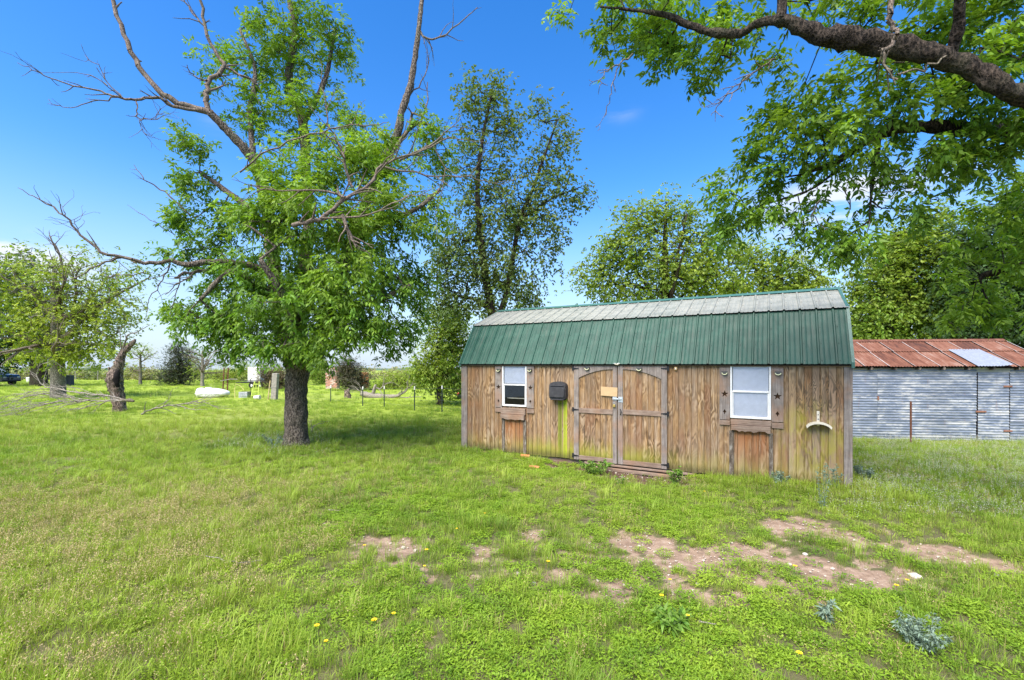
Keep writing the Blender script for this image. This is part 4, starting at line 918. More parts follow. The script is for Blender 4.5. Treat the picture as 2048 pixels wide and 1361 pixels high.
# ------------------------------------------------------------------ trees
def PL(Y, *pts):       # pixel path (px, py, radius[, dY]) -> world limb
    return [(*P(p[0], p[1], Y+(p[3] if len(p) > 3 else 0)), p[2]) for p in pts]
def main_tree():
    Y = 10.75; g = G(594, 892); b = (g.x, Y, float(hgt(g.x, Y)))
    L = [PL(Y, (592, 905, .37), (592, 888, .30), (592, 865, .262), (592, 820, .245), (593, 775, .24), (597, 735, .26), (600, 715, .25)),
         PL(Y, (590, 730, .24), (575, 680, .19, .1), (560, 620, .17, .2), (548, 540, .15, .3), (540, 460, .14, .4), (530, 400, .13, .3), (515, 340, .115, 0), (490, 300, .105, -.2), (455, 262, .085, -.4), (420, 225, .075, -.6)),
         PL(Y, (608, 730, .22), (630, 695, .18, -.2), (655, 640, .15, -.3), (680, 560, .13, -.2), (705, 480, .12, .1), (735, 400, .11, .3), (765, 330, .10, .5), (795, 265, .09, .5), (803, 225, .085, .5), (822, 165, .075, .5), (836, 70, .06, .5), (845, -10, .05, .6)),
         PL(Y, (598, 720, .2), (600, 640, .17, .5), (610, 540, .15, .9), (618, 440, .14, 1.2), (612, 340, .125, 1.3), (605, 240, .11, 1.2), (578, 160, .095, 1.1), (590, 60, .07, 1.0), (570, -30, .05, 1.0)),
         PL(Y, (550, 600, .11, .2), (510, 570, .08, -.3), (460, 545, .06, -.7), (400, 600, .04, -1.0)),
         PL(Y, (545, 480, .10, .3), (500, 420, .08, .2), (450, 380, .06, .4), (400, 345, .04, .5)),
         PL(Y, (640, 670, .11, -.2), (700, 620, .09, -.8), (760, 600, .06, -1.2), (820, 570, .04, -1.2)),
         PL(Y, (700, 490, .09, .1), (760, 450, .07, -.3), (830, 420, .05, -.6), (880, 380, .04, -.5)),
         PL(Y, (612, 700, .12, -.2), (590, 640, .10, -1.0), (560, 580, .07, -1.6), (520, 520, .05, -1.9)),
         PL(Y, (606, 250, .08, 1.2), (650, 160, .06, 1.2), (670, 60, .04, 1.2)),
         PL(Y, (510, 340, .07, 0), (500, 230, .06, .3), (510, 140, .045, .5), (480, 60, .03, .6)),
         PL(Y, (765, 330, .06, .5), (830, 250, .045, .6), (880, 260, .03, .6)),
         # old dead limb out to the left
         PL(Y, (545, 545, .085, .2), (480, 528, .075, -.3), (415, 525, .065, -.7), (370, 530, .055, -.9), (342, 520, .05, -1.0))]
    bl = [(545,50,75,50,.5,.3,.8),(625,45,70,45,.45,.3,1.),(432,130,34,55,.6,.35,.5),(500,90,60,60,.45,.3,.8),(565,130,70,70,.5,.3,1.),(640,100,60,60,.5,.3,1.2),(692,130,26,55,.5,.3,1.),
          (520,230,65,60,.5,.35,.8),(610,235,75,60,.55,.4,1.),(690,235,40,45,.5,.4,1.),(735,290,60,50,.65,.45,.8),(470,190,40,50,.4,.3,.3),
          (350,270,20,15,1.2,.35,.3),(385,295,42,22,.9,.35,.2),(400,360,48,36,.75,.35,.3),(368,420,36,45,.75,.25,.2),(345,435,18,14,1,.25,0),(440,430,58,48,.8,.25,.5),(405,500,58,38,.85,.2,.2),
          (580,350,80,60,.85,.48,-.6),(680,330,80,66,.95,.55,-.8),(770,310,66,48,.7,.52,-.3),(850,285,45,55,.6,.35,.3),(880,335,32,50,.5,.5,.6),(530,440,70,60,.95,.35,-1.),(640,440,95,66,1.05,.52,-1.2),(755,430,85,66,1.,.52,-.9),(845,430,46,50,.75,.5,-.2),
          (450,560,75,48,1.,.2,-.4),(365,622,42,24,1.1,.3,-.4),(420,650,68,36,1.1,.3,-.5),(500,640,88,50,1.,.25,-.5),(600,600,95,60,1.,.25,-1.),(715,560,105,66,1.05,.45,-1.3),(815,545,46,58,.8,.3,-.2),(560,688,70,30,1.,.3,-1.),(650,690,60,30,1.,.4,-1.3),(720,640,80,45,1.1,.39,-1.4),
          (790,655,46,36,.8,.35,-.6),(780,697,22,12,1,.3,-.4),(455,700,38,16,1,.3,-.6),(560,530,80,60,.8,.15,.6),(680,520,100,70,.8,.2,.8),(830,620,30,30,.5,.3,.4),(350,505,16,10,.5,.3,-.8)]
    def bare(rng, inv):
        S = []; pb = lambda q, r0, r1, **k: poly_bare(q, Y, rng, inv, S, r0, r1, **k)
        pb([(420,225,-.6),(370,212,-.7),(325,187,-.8),(280,135,-.8),(250,70,-.8),(222,0,-.8),(210,-40,-.8)], .075, .035, dens=.12, L=.3)
        pb([(420,225,-.6),(412,195,-.6),(418,165,-.5),(450,135,-.4),(432,110,-.4),(412,60,-.4),(400,0,-.4)], .06, .03, dens=.25, L=.5)
        pb([(450,135,-.4),(500,160,-.2),(520,180,0)], .03, .015); pb([(412,55,-.4),(380,20,-.4),(365,-8,-.4)], .02, .012)
        pb([(418,162,-.5),(398,158,-.6),(383,148,-.6),(374,130,-.7)], .02, .008, dens=.3, L=.2)
        pb([(415,226,-.6),(345,213,-.8),(315,195,-1.),(270,200,-1.1),(235,195,-1.2),(200,182,-1.2),(130,167,-1.3),(80,145,-1.4),(35,126,-1.5)], .04, .005, dens=.35, L=.5)
        pb([(235,195,-1.2),(190,205,-1.2),(140,215,-1.3),(95,208,-1.4)], .014, .004, dens=.3, L=.3)
        pb([(245,196,-1.2),(215,165,-1.2),(195,130,-1.2),(165,122,-1.2)], .013, .003, dens=.6, L=.35); pb([(215,172,-1.2),(170,150,-1.2),(100,146,-1.2)], .010, .003, dens=.4, L=.3)
        pb([(272,200,-1.1),(275,230,-1.1),(285,240,-1.1),(315,232,-1.1),(320,215,-1.1)], .013, .004, dens=.8, L=.35); pb([(278,238,-1.1),(285,262,-1.1),(305,277,-1.1)], .008, .002); pb([(300,240,-1.1),(345,228,-1.1)], .008, .002)
        # snag at the right top
        pb([(836,60,.5),(850,75,.5),(880,75,.5),(930,40,.6),(955,15,.6)], .03, .008, dens=.5, L=.6); pb([(808,210,.5),(835,175,.6),(858,130,.7),(855,100,.7)], .022, .006, dens=.4, L=.4)
        pb([(790,300,.4),(820,250,.5),(825,228,.5),(850,225,.5),(855,165,.6)], .05, .01, dens=.3, L=.5)
        # low dead limb to the left
        pb([(345,520,-1.),(300,527,-1.1),(250,515,-1.3),(205,505,-1.5),(160,470,-1.6),(130,432,-1.7),(80,400,-1.8),(36,376,-1.9)], .045, .005, dens=.3, L=.4)
        pb([(130,432,-1.7),(122,410,-1.7)], .010, .003); pb([(245,515,-1.3),(200,530,-1.4),(140,560,-1.5),(60,565,-1.6)], .022, .004, dens=.4, L=.5); pb([(160,472,-1.6),(150,445,-1.6),(135,440,-1.6)], .008, .003)
        pb([(440,535,-.5),(395,545,-.7),(370,548,-.8),(350,556,-.8)], .04, .028, dens=0); pb([(400,540,-.7),(360,565,-.9),(330,590,-1.)], .02, .006, dens=.6, L=.5); pb([(340,525,-1.),(325,560,-1.),(300,600,-1.1),(290,620,-1.1)], .015, .004, dens=.7, L=.4); pb([(360,556,-.8),(352,590,-.8),(345,615,-.8)], .014, .004, dens=.5, L=.3)
        pb([(380,430,.2),(330,385,.2),(290,360,.1),(268,330,.1)], .022, .006, dens=.5, L=.4); pb([(350,470,.0),(300,440,-.1),(255,410,-.1)], .01, .004, dens=.3, L=.3)
        # broken dead mass hanging in front, centre to right
        f = -2.3
        pb([(585,452,f),(640,438,f),(690,400,f+.1),(740,370,f+.2),(765,330,f+.3),(830,310,f+.4),(900,275,f+.5)], .045, .012, dens=.7, L=.8, maxd=3)
        pb([(705,375,f),(690,330,f),(680,290,f),(655,250,f)], .03, .012, dens=.7, L=.7); pb([(690,395,f),(660,385,f),(600,382,f),(540,380,f),(500,372,f)], .026, .01, dens=.5, L=.5)
        pb([(685,430,f),(700,470,f),(712,495,f)], .04, .015, dens=.5, L=.5); pb([(640,437,f),(740,430,f),(800,400,f),(880,385,f)], .022, .006, dens=.8, L=.7, maxd=3)
        pb([(480,345,f+.6),(540,300,f+.5),(620,270,f+.4),(700,252,f+.4),(760,250,f+.4)], .018, .009, dens=.5, L=.5); pb([(770,335,f+.5),(850,350,f+.6),(940,355,f+.7),(1000,370,f+.8)], .022, .005, dens=.9, L=.9, maxd=3)
        pb([(800,320,f+.5),(860,290,f+.6),(920,240,f+.7)], .03, .006, dens=.8, L=.7, maxd=3); pb([(655,250,f),(648,190,f),(640,120,f)], .014, .004, dens=.6, L=.5); pb([(870,300,f+.6),(890,350,f+.6),(870,430,f+.6)], .014, .004, dens=.9, L=.7, maxd=3)
        return S
    tree('pecan_tree', 'big leafy tree with thick rough trunk and bare dead limbs left of the shed', 'tree', b, L, bl, Y, 960, M_leaf, M_bark, 11, K=12, trunk_n=40, bare=bare,
         leafkw=dict(pairs=3, Ls=.20, ll=.128, lw=.045, spread=.12, droop=.38), amp=.016, tip=.0042, sub=9)
main_tree()
def overhang():
    b = (8.3, 4.2, float(hgt(8.3, 4.2)))
    L = [[(8.3, 4.2, -.15, .38), (8.25, 4.2, .5, .31), (8.1, 4.25, 1.6, .28), (7.9, 4.3, 2.5, .27), (7.4, 4.3, 3.3, .22), (6.4, 4.25, 4.0, .19), (*P(2048, 192, 4.2), .098), (*P(1950, 140, 4.3), .092), (*P(1852, 106, 4.4), .088), (*P(1719, 80, 4.6), .095), (*P(1640, 72, 4.7), .085), (*P(1572, 44, 4.8), .065), (*P(1515, 46, 4.9), .045), (*P(1480, 68, 5.0), .045), (*P(1420, 64, 5.1), .038), (*P(1379, 51, 5.2), .035), (*P(1320, 28, 5.3), .025), (*P(1200, 14, 5.4), .012)],
         [(7.95, 4.3, 2.2, .2), (7.5, 4.9, 3.3, .15), (6.9, 5.2, 4.0, .12), (*P(2048, 272, 5.2), .095), (*P(1920, 258, 5.2), .075), (*P(1822, 254, 5.2), .065), (*P(1755, 272, 5.2), .05), (*P(1667, 327, 5.3), .03), (*P(1600, 350, 5.4), .018)],
         [(*P(1760, 272, 5.2), .03), (*P(1750, 330, 5.2), .022), (*P(1742, 390, 5.2), .015), (*P(1739, 442, 5.2), .008)],
         [(8.0, 4.25, 2.0, .14), (7.6, 5.6, 2.9, .1), (7.2, 6.2, 3.3, .07), (6.7, 6.4, 3.2, .045), (*P(1960, 560, 6.4), .025)],
         [(*P(1560, 40, 4.8), .05), (*P(1562, 10, 4.8), .04), (*P(1560, -50, 4.8), .03)],
         [(*P(1900, 115, 4.4), .06), (*P(1920, 20, 4.2), .05), (*P(1900, -60, 4.1), .04)],
         [(*P(1690, 330, 5.3), .02), (*P(1620, 380, 5.4), .015), (*P(1560, 400, 5.5), .01), (*P(1500, 420, 5.6), .006)]]
    bl = [(1130,12,55,22,.5,.5,1.),(1240,45,80,62,.8,.4,.8),(1310,110,30,50,.6,.35,.8),(1350,55,90,60,.9,.35,.6),(1430,100,60,62,.9,.35,.5),(1290,20,90,40,.8,.4,.7),(1500,20,70,40,.8,.4,.4),(1460,100,50,50,.5,.3,.4),
          (1680,5,110,42,1.1,.5,.2),(1840,20,140,75,1.2,.45,-.1),(1990,50,85,120,1.2,.4,-.3),(1940,160,60,60,.7,.35,-.3),(1540,110,40,50,.5,.35,.3),
          (1610,195,75,52,.85,.45,.3),(1720,190,95,60,.8,.45,.2),(1845,225,105,62,.8,.4,.1),(1975,280,95,90,1.1,.3,0),
          (1565,300,75,66,1.15,.4,.4),(1545,240,45,40,.9,.4,.4),(1680,300,95,62,1.1,.4,.3),(1805,330,105,50,.75,.4,.2),(1930,330,80,30,.6,.5,.1),
          (1450,400,30,50,1.1,.3,.6),(1475,465,42,26,1.,.3,.6),(1455,440,30,30,.9,.3,.6),(1560,425,70,36,.95,.3,.5),(1530,380,60,26,.8,.3,.5),(1660,480,85,46,1.05,.3,.4),(1700,500,50,30,.9,.3,.4),(1790,395,46,50,.55,.35,.3),(1850,415,50,36,.5,.3,.2),(1640,400,26,20,.35,.3,.4),
          (1995,480,66,80,1.2,.55,1.1),(2015,585,60,66,1.2,.6,1.3),(1945,610,56,36,1.,.75,1.4),(1900,640,26,18,1.,.8,1.4),(2030,400,50,70,1.1,.3,.8),(1925,560,26,20,.5,.5,1.2)]
    def bare(rng, inv):
        S = []; pb = lambda q, r0, r1, **k: poly_bare(q, 5., rng, inv, S, r0, r1, **k)
        pb([(1265,108,.3),(1230,135,.3),(1205,155,.3),(1198,178,.3)], .010, .003, dens=.3, L=.12); pb([(1240,130,.3),(1222,175,.3),(1214,215,.3),(1200,258,.3)], .007, .002, dens=.3, L=.12)
        pb([(1551,118,.1),(1515,140,.1),(1475,178,.1),(1440,205,.1),(1422,232,.1)], .012, .003, dens=.6, L=.2); pb([(1500,150,.1),(1480,168,.1),(1435,205,.1),(1402,212,.1)], .008, .002, dens=.4, L=.15)
        pb([(1785,-10,-.9),(1781,40,-.9),(1793,75,-.9),(1768,100,-.9),(1770,125,-.9),(1795,160,-.9)], .026, .010, dens=.5, L=.25); pb([(1795,150,-.9),(1850,138,-.9),(1893,112,-.9)], .010, .007, dens=.2, L=.2)
        pb([(1700,420,.3),(1690,380,.3),(1660,370,.3)], .008, .003, dens=.5, L=.2); pb([(1739,442,.2),(1736,490,.2),(1745,520,.2)], .006, .002, dens=.4, L=.2); pb([(1640,400,.3),(1625,430,.3),(1660,470,.3)], .009, .004, dens=.4, L=.2)
        return S
    tree('overhanging_tree', 'near tree whose thick dark limb and leaves hang into the upper right', 'tree', b, L, bl, 5.0, 520, M_leaf, M_bark_dark, 12, K=10, trunk_n=28, bare=bare,
         leafkw=dict(pairs=3, Ls=.14, ll=.092, lw=.036, spread=.065, droop=.28), amp=.030, tip=.0028, dscale=1.25, step=.2, rmax=.03)
overhang()
def others():
    # tall thin tree behind the shed's left end
    Y = 18.; g = Vector((P(990, 700, Y).x, Y, 0)); kw = dict(pairs=2, Ls=.18, ll=.15, lw=.075, spread=.24, droop=.5)
    L = [PL(Y, (1000, 835, .24), (992, 700, .2), (983, 620, .17), (972, 560, .15), (962, 480, .13), (955, 380, .10), (965, 280, .07), (985, 180, .04)),
         PL(Y, (992, 640, .14), (1010, 600, .12), (1025, 520, .10), (1040, 440, .08), (1065, 380, .07), (1090, 310, .05), (1115, 240, .03)),
         PL(Y, (985, 625, .09), (950, 600, .07), (900, 590, .05)), PL(Y, (1040, 440, .05), (1100, 400, .04), (1160, 375, .02))]
    bl = [(975,200,52,46,.6,.15),(1005,165,20,20,.5,.2),(955,165,22,14,.4,.2),(938,205,26,24,.45,.1),(1000,265,50,50,.55,.2),(940,270,34,50,.5,.1),(1080,215,26,26,.5,.2),(1122,232,20,16,.5,.2),(1090,285,46,52,.45,.2),(1140,290,22,20,.5,.2),
          (960,335,66,56,.45,.2),(1050,370,66,56,.5,.2),(1110,360,46,40,.5,.2),(1140,400,50,28,.6,.2),(1170,375,14,9,.5,.2),(985,430,90,66,.75,.2),(1070,450,66,46,.7,.2),(1110,495,24,20,.6,.2),(925,500,60,60,.8,.1),(1000,540,84,56,.85,.2),(1050,580,38,38,.8,.2),(895,600,54,46,.8,.1),(890,540,36,50,.7,.1),(960,610,50,26,.8,.2),(1090,530,20,30,.4,.2)]
    tree('slender_tree', 'tall slender airy tree rising behind the left end of the shed', 'tree', (g.x, Y, float(hgt(g.x, Y))), L, bl, Y, 900, M_leaf_mid, M_bark_dark, 21, K=7, leafkw=kw, tip=.007, dscale=.8)
    kw = dict(pairs=2, Ls=.2, ll=.19, lw=.10, spread=.34, droop=.5)
    def simple(name, label, Y, tpx, blobs, n, m, mb, seed, r=.3, K=7, kw=kw, top=.8, tip=.010, dscale=1., group=None, lean=0, nl=5, amp=.012, barr=0):
        bx = P(tpx, 700, Y).x; z0 = float(hgt(bx, Y)); cy = sum(b[1]*b[2]*b[3] for b in blobs)/sum(b[2]*b[3] for b in blobs); zc = CAMZ+(HY-cy)/F*Y
        zt = max(CAMZ+(HY-min(b[1] for b in blobs))/F*Y, z0+1); rg = random.Random(seed)
        L = [[(bx, Y, z0-.2, r*1.25), (bx, Y, z0+.3, r), (bx+lean*.3, Y, z0+(zc-z0)*.5, r*.85), (bx+lean, Y, zc, r*.55), (bx+lean*1.3, Y, zc+(zt-zc)*.7, r*.2)]]
        for i in range(nl):
            b = blobs[(i*7+seed) % len(blobs)]; c = P(b[0], b[1], Y); zs = z0+(zc-z0)*rg.uniform(.35, .9); dy = rg.uniform(-1, 1)*(b[2]*Y/F)
            L.append([(bx+lean*.5, Y, zs, r*.5), (bx+(c.x-bx)*.4, Y+dy*.4, zs+(c.z-zs)*.55, r*.3), (c.x, Y+dy, c.z, r*.12)])
        bf = None
        if barr:
            def bf(rng, inv):
                S = []
                for i in range(barr):
                    f = rng.uniform(.35, 1); p = np.array([bx+lean*f, Y, z0+(zc-z0)*f])-inv; a = rng.uniform(0, 6.28)
                    bare_from(p, (math.cos(a), math.sin(a)*.6, rng.uniform(.15, 1.1)), (zt-z0)*rng.uniform(.35, .6), r*.32, rng, S, 0, 3, .0, .7)
                return S
        return tree(name, label, 'tree' if 'tree' in name else 'shrub', (bx, Y, z0), L, blobs, Y, n, m, mb, seed, K=K, leafkw=kw, tip=tip, dscale=dscale, group=group, amp=amp, bare=bf)
    simple('shade_tree', 'round green tree behind the shed roof, left of its pair', 24., 1330, [(1290,440,60,45,1,.5),(1360,440,46,42,.8,.35),(1250,500,54,46,1,.4),(1175,545,32,30,.7,.4),(1215,530,40,40,.9,.4),(1340,520,95,55,1.,.5),(1440,500,55,55,.8,.4),(1250,585,85,34,1,.4),(1400,570,95,46,1,.5),(1335,402,16,12,.7,.4)], 800, M_leaf_far, M_bark_dark, 31)
    simple('shade_tree', 'lower green tree behind the shed roof, right of its pair', 26., 1560, [(1560,535,55,36,.9,.5),(1520,575,70,34,1,.5),(1620,565,40,40,.8,.5),(1500,510,42,34,.7,.5),(1590,590,60,26,.9,.5)], 420, M_leaf_far, M_bark_dark, 32)
    simple('leafy_tree', 'mid green bushy tree between the shed and the tin barn', 23., 1790, [(1750,560,46,50,.9,.4),(1790,495,46,42,.9,.35),(1845,470,44,40,.8,.3),(1900,425,30,24,.5,.3),(1840,530,85,70,1.1,.35),(1750,640,60,70,1.1,.3),(1850,630,95,66,1.1,.25),(1720,690,26,50,1,.3)], 1150, M_leaf_far, M_bark_dark, 33, K=9)
    simple('dark_tree', 'dense dark tree behind the right end of the tin barn', 20., 2010, [(1960,560,60,80,1,.2),(2030,520,80,110,1.1,.15),(2060,420,60,50,.9,.2),(1960,650,66,50,1.1,.1),(2060,640,70,80,1.2,.1),(1940,480,36,46,.6,.3)], 950, M_leaf_dark, M_bark_dark, 34, K=9)
    simple('leafy_tree', 'bushy green tree hugging the left corner of the shed', 21., 880, [(880,650,46,44,.8,.4),(890,715,46,55,1.1,.5),(850,740,26,34,1.1,.5),(905,770,30,22,1,.4),(905,670,34,60,.9,.35)], 420, M_leaf_far, M_bark_dark, 35, r=.16, kw=dict(pairs=2, Ls=.18, ll=.15, lw=.08, spread=.25, droop=.5))
    # left group
    simple('orchard_tree', 'yellow green spreading tree at the far left with stout pale trunk', 25.6, 117, [(110,575,105,55,.7,.6),(60,520,55,30,.4,.45),(180,560,72,52,.6,.6),(230,620,58,44,.8,.75),(150,640,100,46,1.,.95),(60,640,52,50,.9,.6),(225,690,40,20,1,.9),(105,705,60,26,1.1,.8),(45,700,32,24,.9,.8),(175,505,40,16,.35,.4),(262,548,46,30,.35,.3),(-10,560,60,60,.6,.4),(170,700,60,30,1,.9)], 620, M_leaf_far, M_bark_pale, 36, r=.34, lean=-.2, nl=8, barr=14, kw=dict(pairs=2, Ls=.2, ll=.19, lw=.09, spread=.3, droop=.5))
    simple('dark_tree', 'dark shady tree standing behind the yellow green tree', 42., 78, [(10,620,80,70,1,.1),(60,690,56,36,1,.1),(-20,700,66,46,1,.1),(105,700,40,26,1,.1),(40,560,60,50,.7,.1)], 420, M_leaf_dark, M_bark_dark, 37, r=.62, K=8, kw=dict(pairs=2, Ls=.3, ll=.3, lw=.17, spread=.5, droop=.5))
    Y = Yof(766); bkw = dict(pairs=2, Ls=.16, ll=.14, lw=.05, spread=.30, droop=.0)
    simple('cedar_tree', 'dark rounded cedar in the field beyond the white tank', 44., 362, [(362,745,34,24,1.1,.1),(362,718,28,24,1,.1),(358,700,16,13,.8,.1),(335,755,18,14,1,.1)], 520, M_leaf_cedar, M_bark_dark, 38, r=.2, K=9, kw=bkw)
    simple('young_tree', 'spindly young tree with pale leaves and a leaning trunk', 44., 281, [(285,705,26,14,.5,.9),(262,735,14,12,.5,.8)], 60, M_leaf_far, M_bark_pale, 39, r=.14, K=5, kw=bkw, barr=9, top=.6)
    simple('mesquite_tree', 'grey dead looking tree with bare crown beside the dark cedar', 41., 405, [(405,705,34,16,.10,.4),(392,735,10,16,.8,.6),(440,700,20,20,.1,.4)], 90, M_leaf_far, M_dead, 40, r=.15, K=3, kw=bkw, nl=7, barr=16)
    simple('juniper_shrub', 'rusty green juniper in front of the ruined brick chimney', 34., 702, [(702,755,26,22,1.1,.45),(695,735,18,14,.9,.45),(720,768,16,12,1,.3)], 420, M_leaf_cedar, M_bark_dark, 41, r=.12, K=8, kw=bkw)
    simple('green_shrub', 'broad light green shrub behind the fallen log', 36., 795, [(795,768,40,18,1,.6),(820,758,28,16,1,.6),(770,775,24,14,1,.6)], 320, M_leaf_far, M_bark_dark, 42, r=.08, K=8, kw=bkw)
    simple('green_shrub', 'dark green shrub just right of the thick trunk', 46., 645, [(640,752,24,16,1,.3),(628,742,14,14,1,.3)], 200, M_leaf_far, M_bark_dark, 43, r=.1, K=8, kw=bkw)
    simple('brown_shrub', 'rusty brown shrub behind the leaning wooden post', 36., 548, [(548,758,26,20,1,.9),(530,748,12,14,.6,.9),(562,770,16,12,.9,.8)], 240, M_leaf_cedar, M_bark_dark, 44, r=.1, K=7, kw=bkw)
    simple('green_shrub', 'pale green shrub behind the rusty post frame', 52., 455, [(440,752,26,14,1,.7),(475,748,30,18,1,.7),(500,740,20,12,.7,.7)], 260, M_leaf_far, M_bark_dark, 45, r=.1, K=8, kw=bkw)
    # far-off brush that reads as one mass
    rng = np.random.default_rng(50); bl = []
    for px in range(-120, 960, 24):
        bl.append((px+rng.uniform(-9, 9), 752+rng.uniform(-5, 5), rng.uniform(18, 34), rng.uniform(7, 13), 1, rng.uniform(.2, 1), rng.uniform(-8, 14)))
    for px in range(1000, 2300, 60): bl.append((px, 748, 50, 14, 1, .3, 0))
    C, T = blob_points(bl, 72., 2600, rng, .6); V, Fq, rn, tn = leaves(C, norm(C-C.mean(0)), T, rng, K=7, pairs=2, Ls=.4, ll=.38, lw=.2, spread=.6, droop=.2)
    tag(link('far_brush', npmesh('far_brush', V, Fq, M_leaf_brush, False, {'rnd': rn, 'tint': tn}), None, 'stuff'), 'band of pale brush along the far edge of the field', 'brush')
others()
def snag():
    Y = Yof(822); g = G(238, 822); s = Y/F; b = thing('broken_snag', 'tall broken dead trunk with a hollow, left of the leafy big tree', 'tree', g); inv = np.array(g)
    def q(px, py, r, dy=0): p = P(px, py, Y+dy); return (p.x-g.x, p.y-g.y, p.z-g.z, r)
    link('trunk', limbs_mesh('trunk', [[q(240,830,.30), q(239,815,.23), q(237,795,.21), q(231,772,.26), q(230,757,.29), q(235,738,.20), q(241,722,.15), q(244,708,.12), q(245,700,.05)], [q(243,712,.08), q(248,705,.08), q(257,696,.09), q(266,686,.085), q(271,679,.03)]], M_dark_snag, 32, 9, .030), b)
    link('hollow', limbs_mesh('hollow', [[q(236,775,.05,-.24), q(233,762,.10,-.27), q(235,748,.10,-.22), q(237,740,.04,-.18)]], M_void, 10, 4, .02), b)
    S = []; rng = np.random.default_rng(4)
    poly_bare([(232,770),(222,745),(218,735)], Y, rng, inv, S, .10, .04, dens=0); poly_bare([(246,706),(255,672),(275,664),(300,650)], Y, rng, inv, S, .03, .01, dens=.5, L=.6)
    poly_bare([(244,708),(240,660),(262,648)], Y, rng, inv, S, .02, .006, dens=.4, L=.5)
    V, Fq = frusta(S, 6); link('dead_branches', npmesh('dead_branches', V, Fq, M_deadd, True), b, 'stuff')
M_dark_snag = bark('snag_wood', (.018, .012, .010), (.27, .20, .155), .7, .06)
snag()
def downed():
    rng = np.random.default_rng(9)
    # big fallen branch in front of the snag: butt at (268,803), twigs trail left
    g = G(262, 830); Y = g.y; b = thing('fallen_branch', 'large fallen dead branch with grey twigs spread across the far left grass', 'branch', g); inv = np.array(g); S = []
    pb = lambda q, r0, r1, **k: poly_bare(q, Y, rng, inv, S, r0, r1, **k)
    link('butt', limbs_mesh('butt', [[(*(np.array(P(px, py, Y))-inv), r) for px, py, r in ((240,800,.042),(252,801,.055),(262,801,.065),(268,803,.05))]], M_deadd, 12, 5, .02), b)
    pb([(255,801,0),(220,793,0),(170,788,.1),(120,778,.3),(88,772,.4),(74,750,.5),(82,730,.5),(105,722,.5)], .032, .006, dens=.8, L=.9, maxd=3, ang=.6)
    pb([(255,801,0),(200,802,0),(160,803,0),(110,806,-.2),(60,818,-.4),(10,832,-.6)], .032, .005, dens=1., L=1.3, maxd=3, ang=.55)
    pb([(225,800,0),(195,810,0),(160,816,-.1),(130,822,-.2)], .02, .005, dens=.9, L=.8, maxd=3, ang=.6)
    pb([(180,800,0),(130,795,.2),(80,788,.3),(20,800,.3),(-20,812,.3)], .018, .005, dens=1., L=1.1, maxd=3, ang=.5); pb([(100,785,.2),(50,795,0),(10,812,-.2),(-30,830,-.3)], .02, .004, dens=1., L=1., maxd=3, ang=.5)
    for k in range(5): pb([(200-k*34,796+k*2,0),(150-k*34,806+k*3,-.2-k*.08),(95-k*34,822+k*2,-.4-k*.05)], .014, .004, dens=1., L=.9, maxd=3, ang=.5); pb([(210-k*30,794,.1),(150-k*30,776+k*3,.3),(100-k*30,772+k*8,.4)], .012, .004, dens=.9, L=.7, maxd=3, ang=.5)
    for s in S: s[2] = max(s[2], .02); s[5] = max(s[5], .015)
    V, Fq = frusta(S, 5); link('twigs', npmesh('twigs', V, Fq, M_dead, True), b, 'stuff')
    g = G(282, 832); Y = g.y; b = thing('fallen_branch', 'smaller fallen branch lying alone between the snag and the big tree', 'branch', g); inv = np.array(g); S = []
    pb = lambda q, r0, r1, **k: poly_bare(q, Y, rng, inv, S, r0, r1, **k)
    pb([(282,830,0),(300,820,.1),(340,812,.2),(380,806,.3),(415,807,.4),(438,818,.4)], .036, .008, dens=.9, L=.9, maxd=3, ang=.55); pb([(355,812,.2),(385,820,.2),(415,819,.2)], .022, .006, dens=.4, L=.4); pb([(325,815,.1),(335,800,.1),(345,780,.1)], .015, .005, dens=.3, L=.3); pb([(370,808,.2),(400,800,.2),(445,790,.3)], .016, .004, dens=.9, L=.6, maxd=2)
    for s in S: s[2] = max(s[2], .02); s[5] = max(s[5], .015)
    V, Fq = frusta(S, 6); link('limb', npmesh('limb', V, Fq, M_dead, True), b, 'stuff')
    g = G(625, 870); b = thing('small_twig', 'short dead twig sprouting beside the foot of the thick trunk', 'twig', g); inv = np.array(g); S = []
    poly_bare([(620,868),(628,852),(645,846),(660,843)], g.y, rng, inv, S, .012, .003, dens=.5, L=.25); poly_bare([(622,868),(624,850),(621,840)], g.y, rng, inv, S, .008, .003, dens=.5, L=.15)
    V, Fq = frusta(S, 5); link('stem', npmesh('stem', V, Fq, M_dead, True), b, 'stuff')
    # fallen log behind the fence, with root end and bare limbs
    g = G(760, 797); Y = g.y; b = thing('fallen_log', 'pale fallen tree trunk with bare upturned limbs behind the wire fence', 'log', g); inv = np.array(g)
    q = lambda px, py, r, dy=0: (*(np.array(P(px, py, Y+dy))-inv), r)
    link('trunk', limbs_mesh('trunk', [[q(722,787,.13), q(735,791,.17), q(755,794,.17), q(785,794,.12), q(800,791,.08)], [q(745,793,.10), q(748,780,.09), q(752,770,.06)]], M_dead, 12, 5, .02), b)
    S = []
    for pth, r0 in (([(785,793),(805,788),(825,770),(832,768)], .08), ([(780,794),(810,795),(845,793)], .05), ([(750,775),(762,778),(770,768),(788,766)], .05), ([(800,790),(815,775),(812,765)], .04), ([(722,786),(712,776),(702,771)], .03), ([(735,790),(722,778),(718,768)], .03)):
        poly_bare(pth, Y, rng, inv, S, r0, .012, dens=.6, L=1., maxd=2)
    V, Fq = frusta(S, 6); link('bare_limbs', npmesh('bare_limbs', V, Fq, M_dead, True), b, 'stuff')
    g = G(695, 796); b = thing('tree_stump', 'short dark tree stump with split top left of the fallen log', 'stump', g); Y = g.y; inv = np.array(g)
    q = lambda px, py, r, dy=0: (*(np.array(P(px, py, Y+dy))-inv), r)
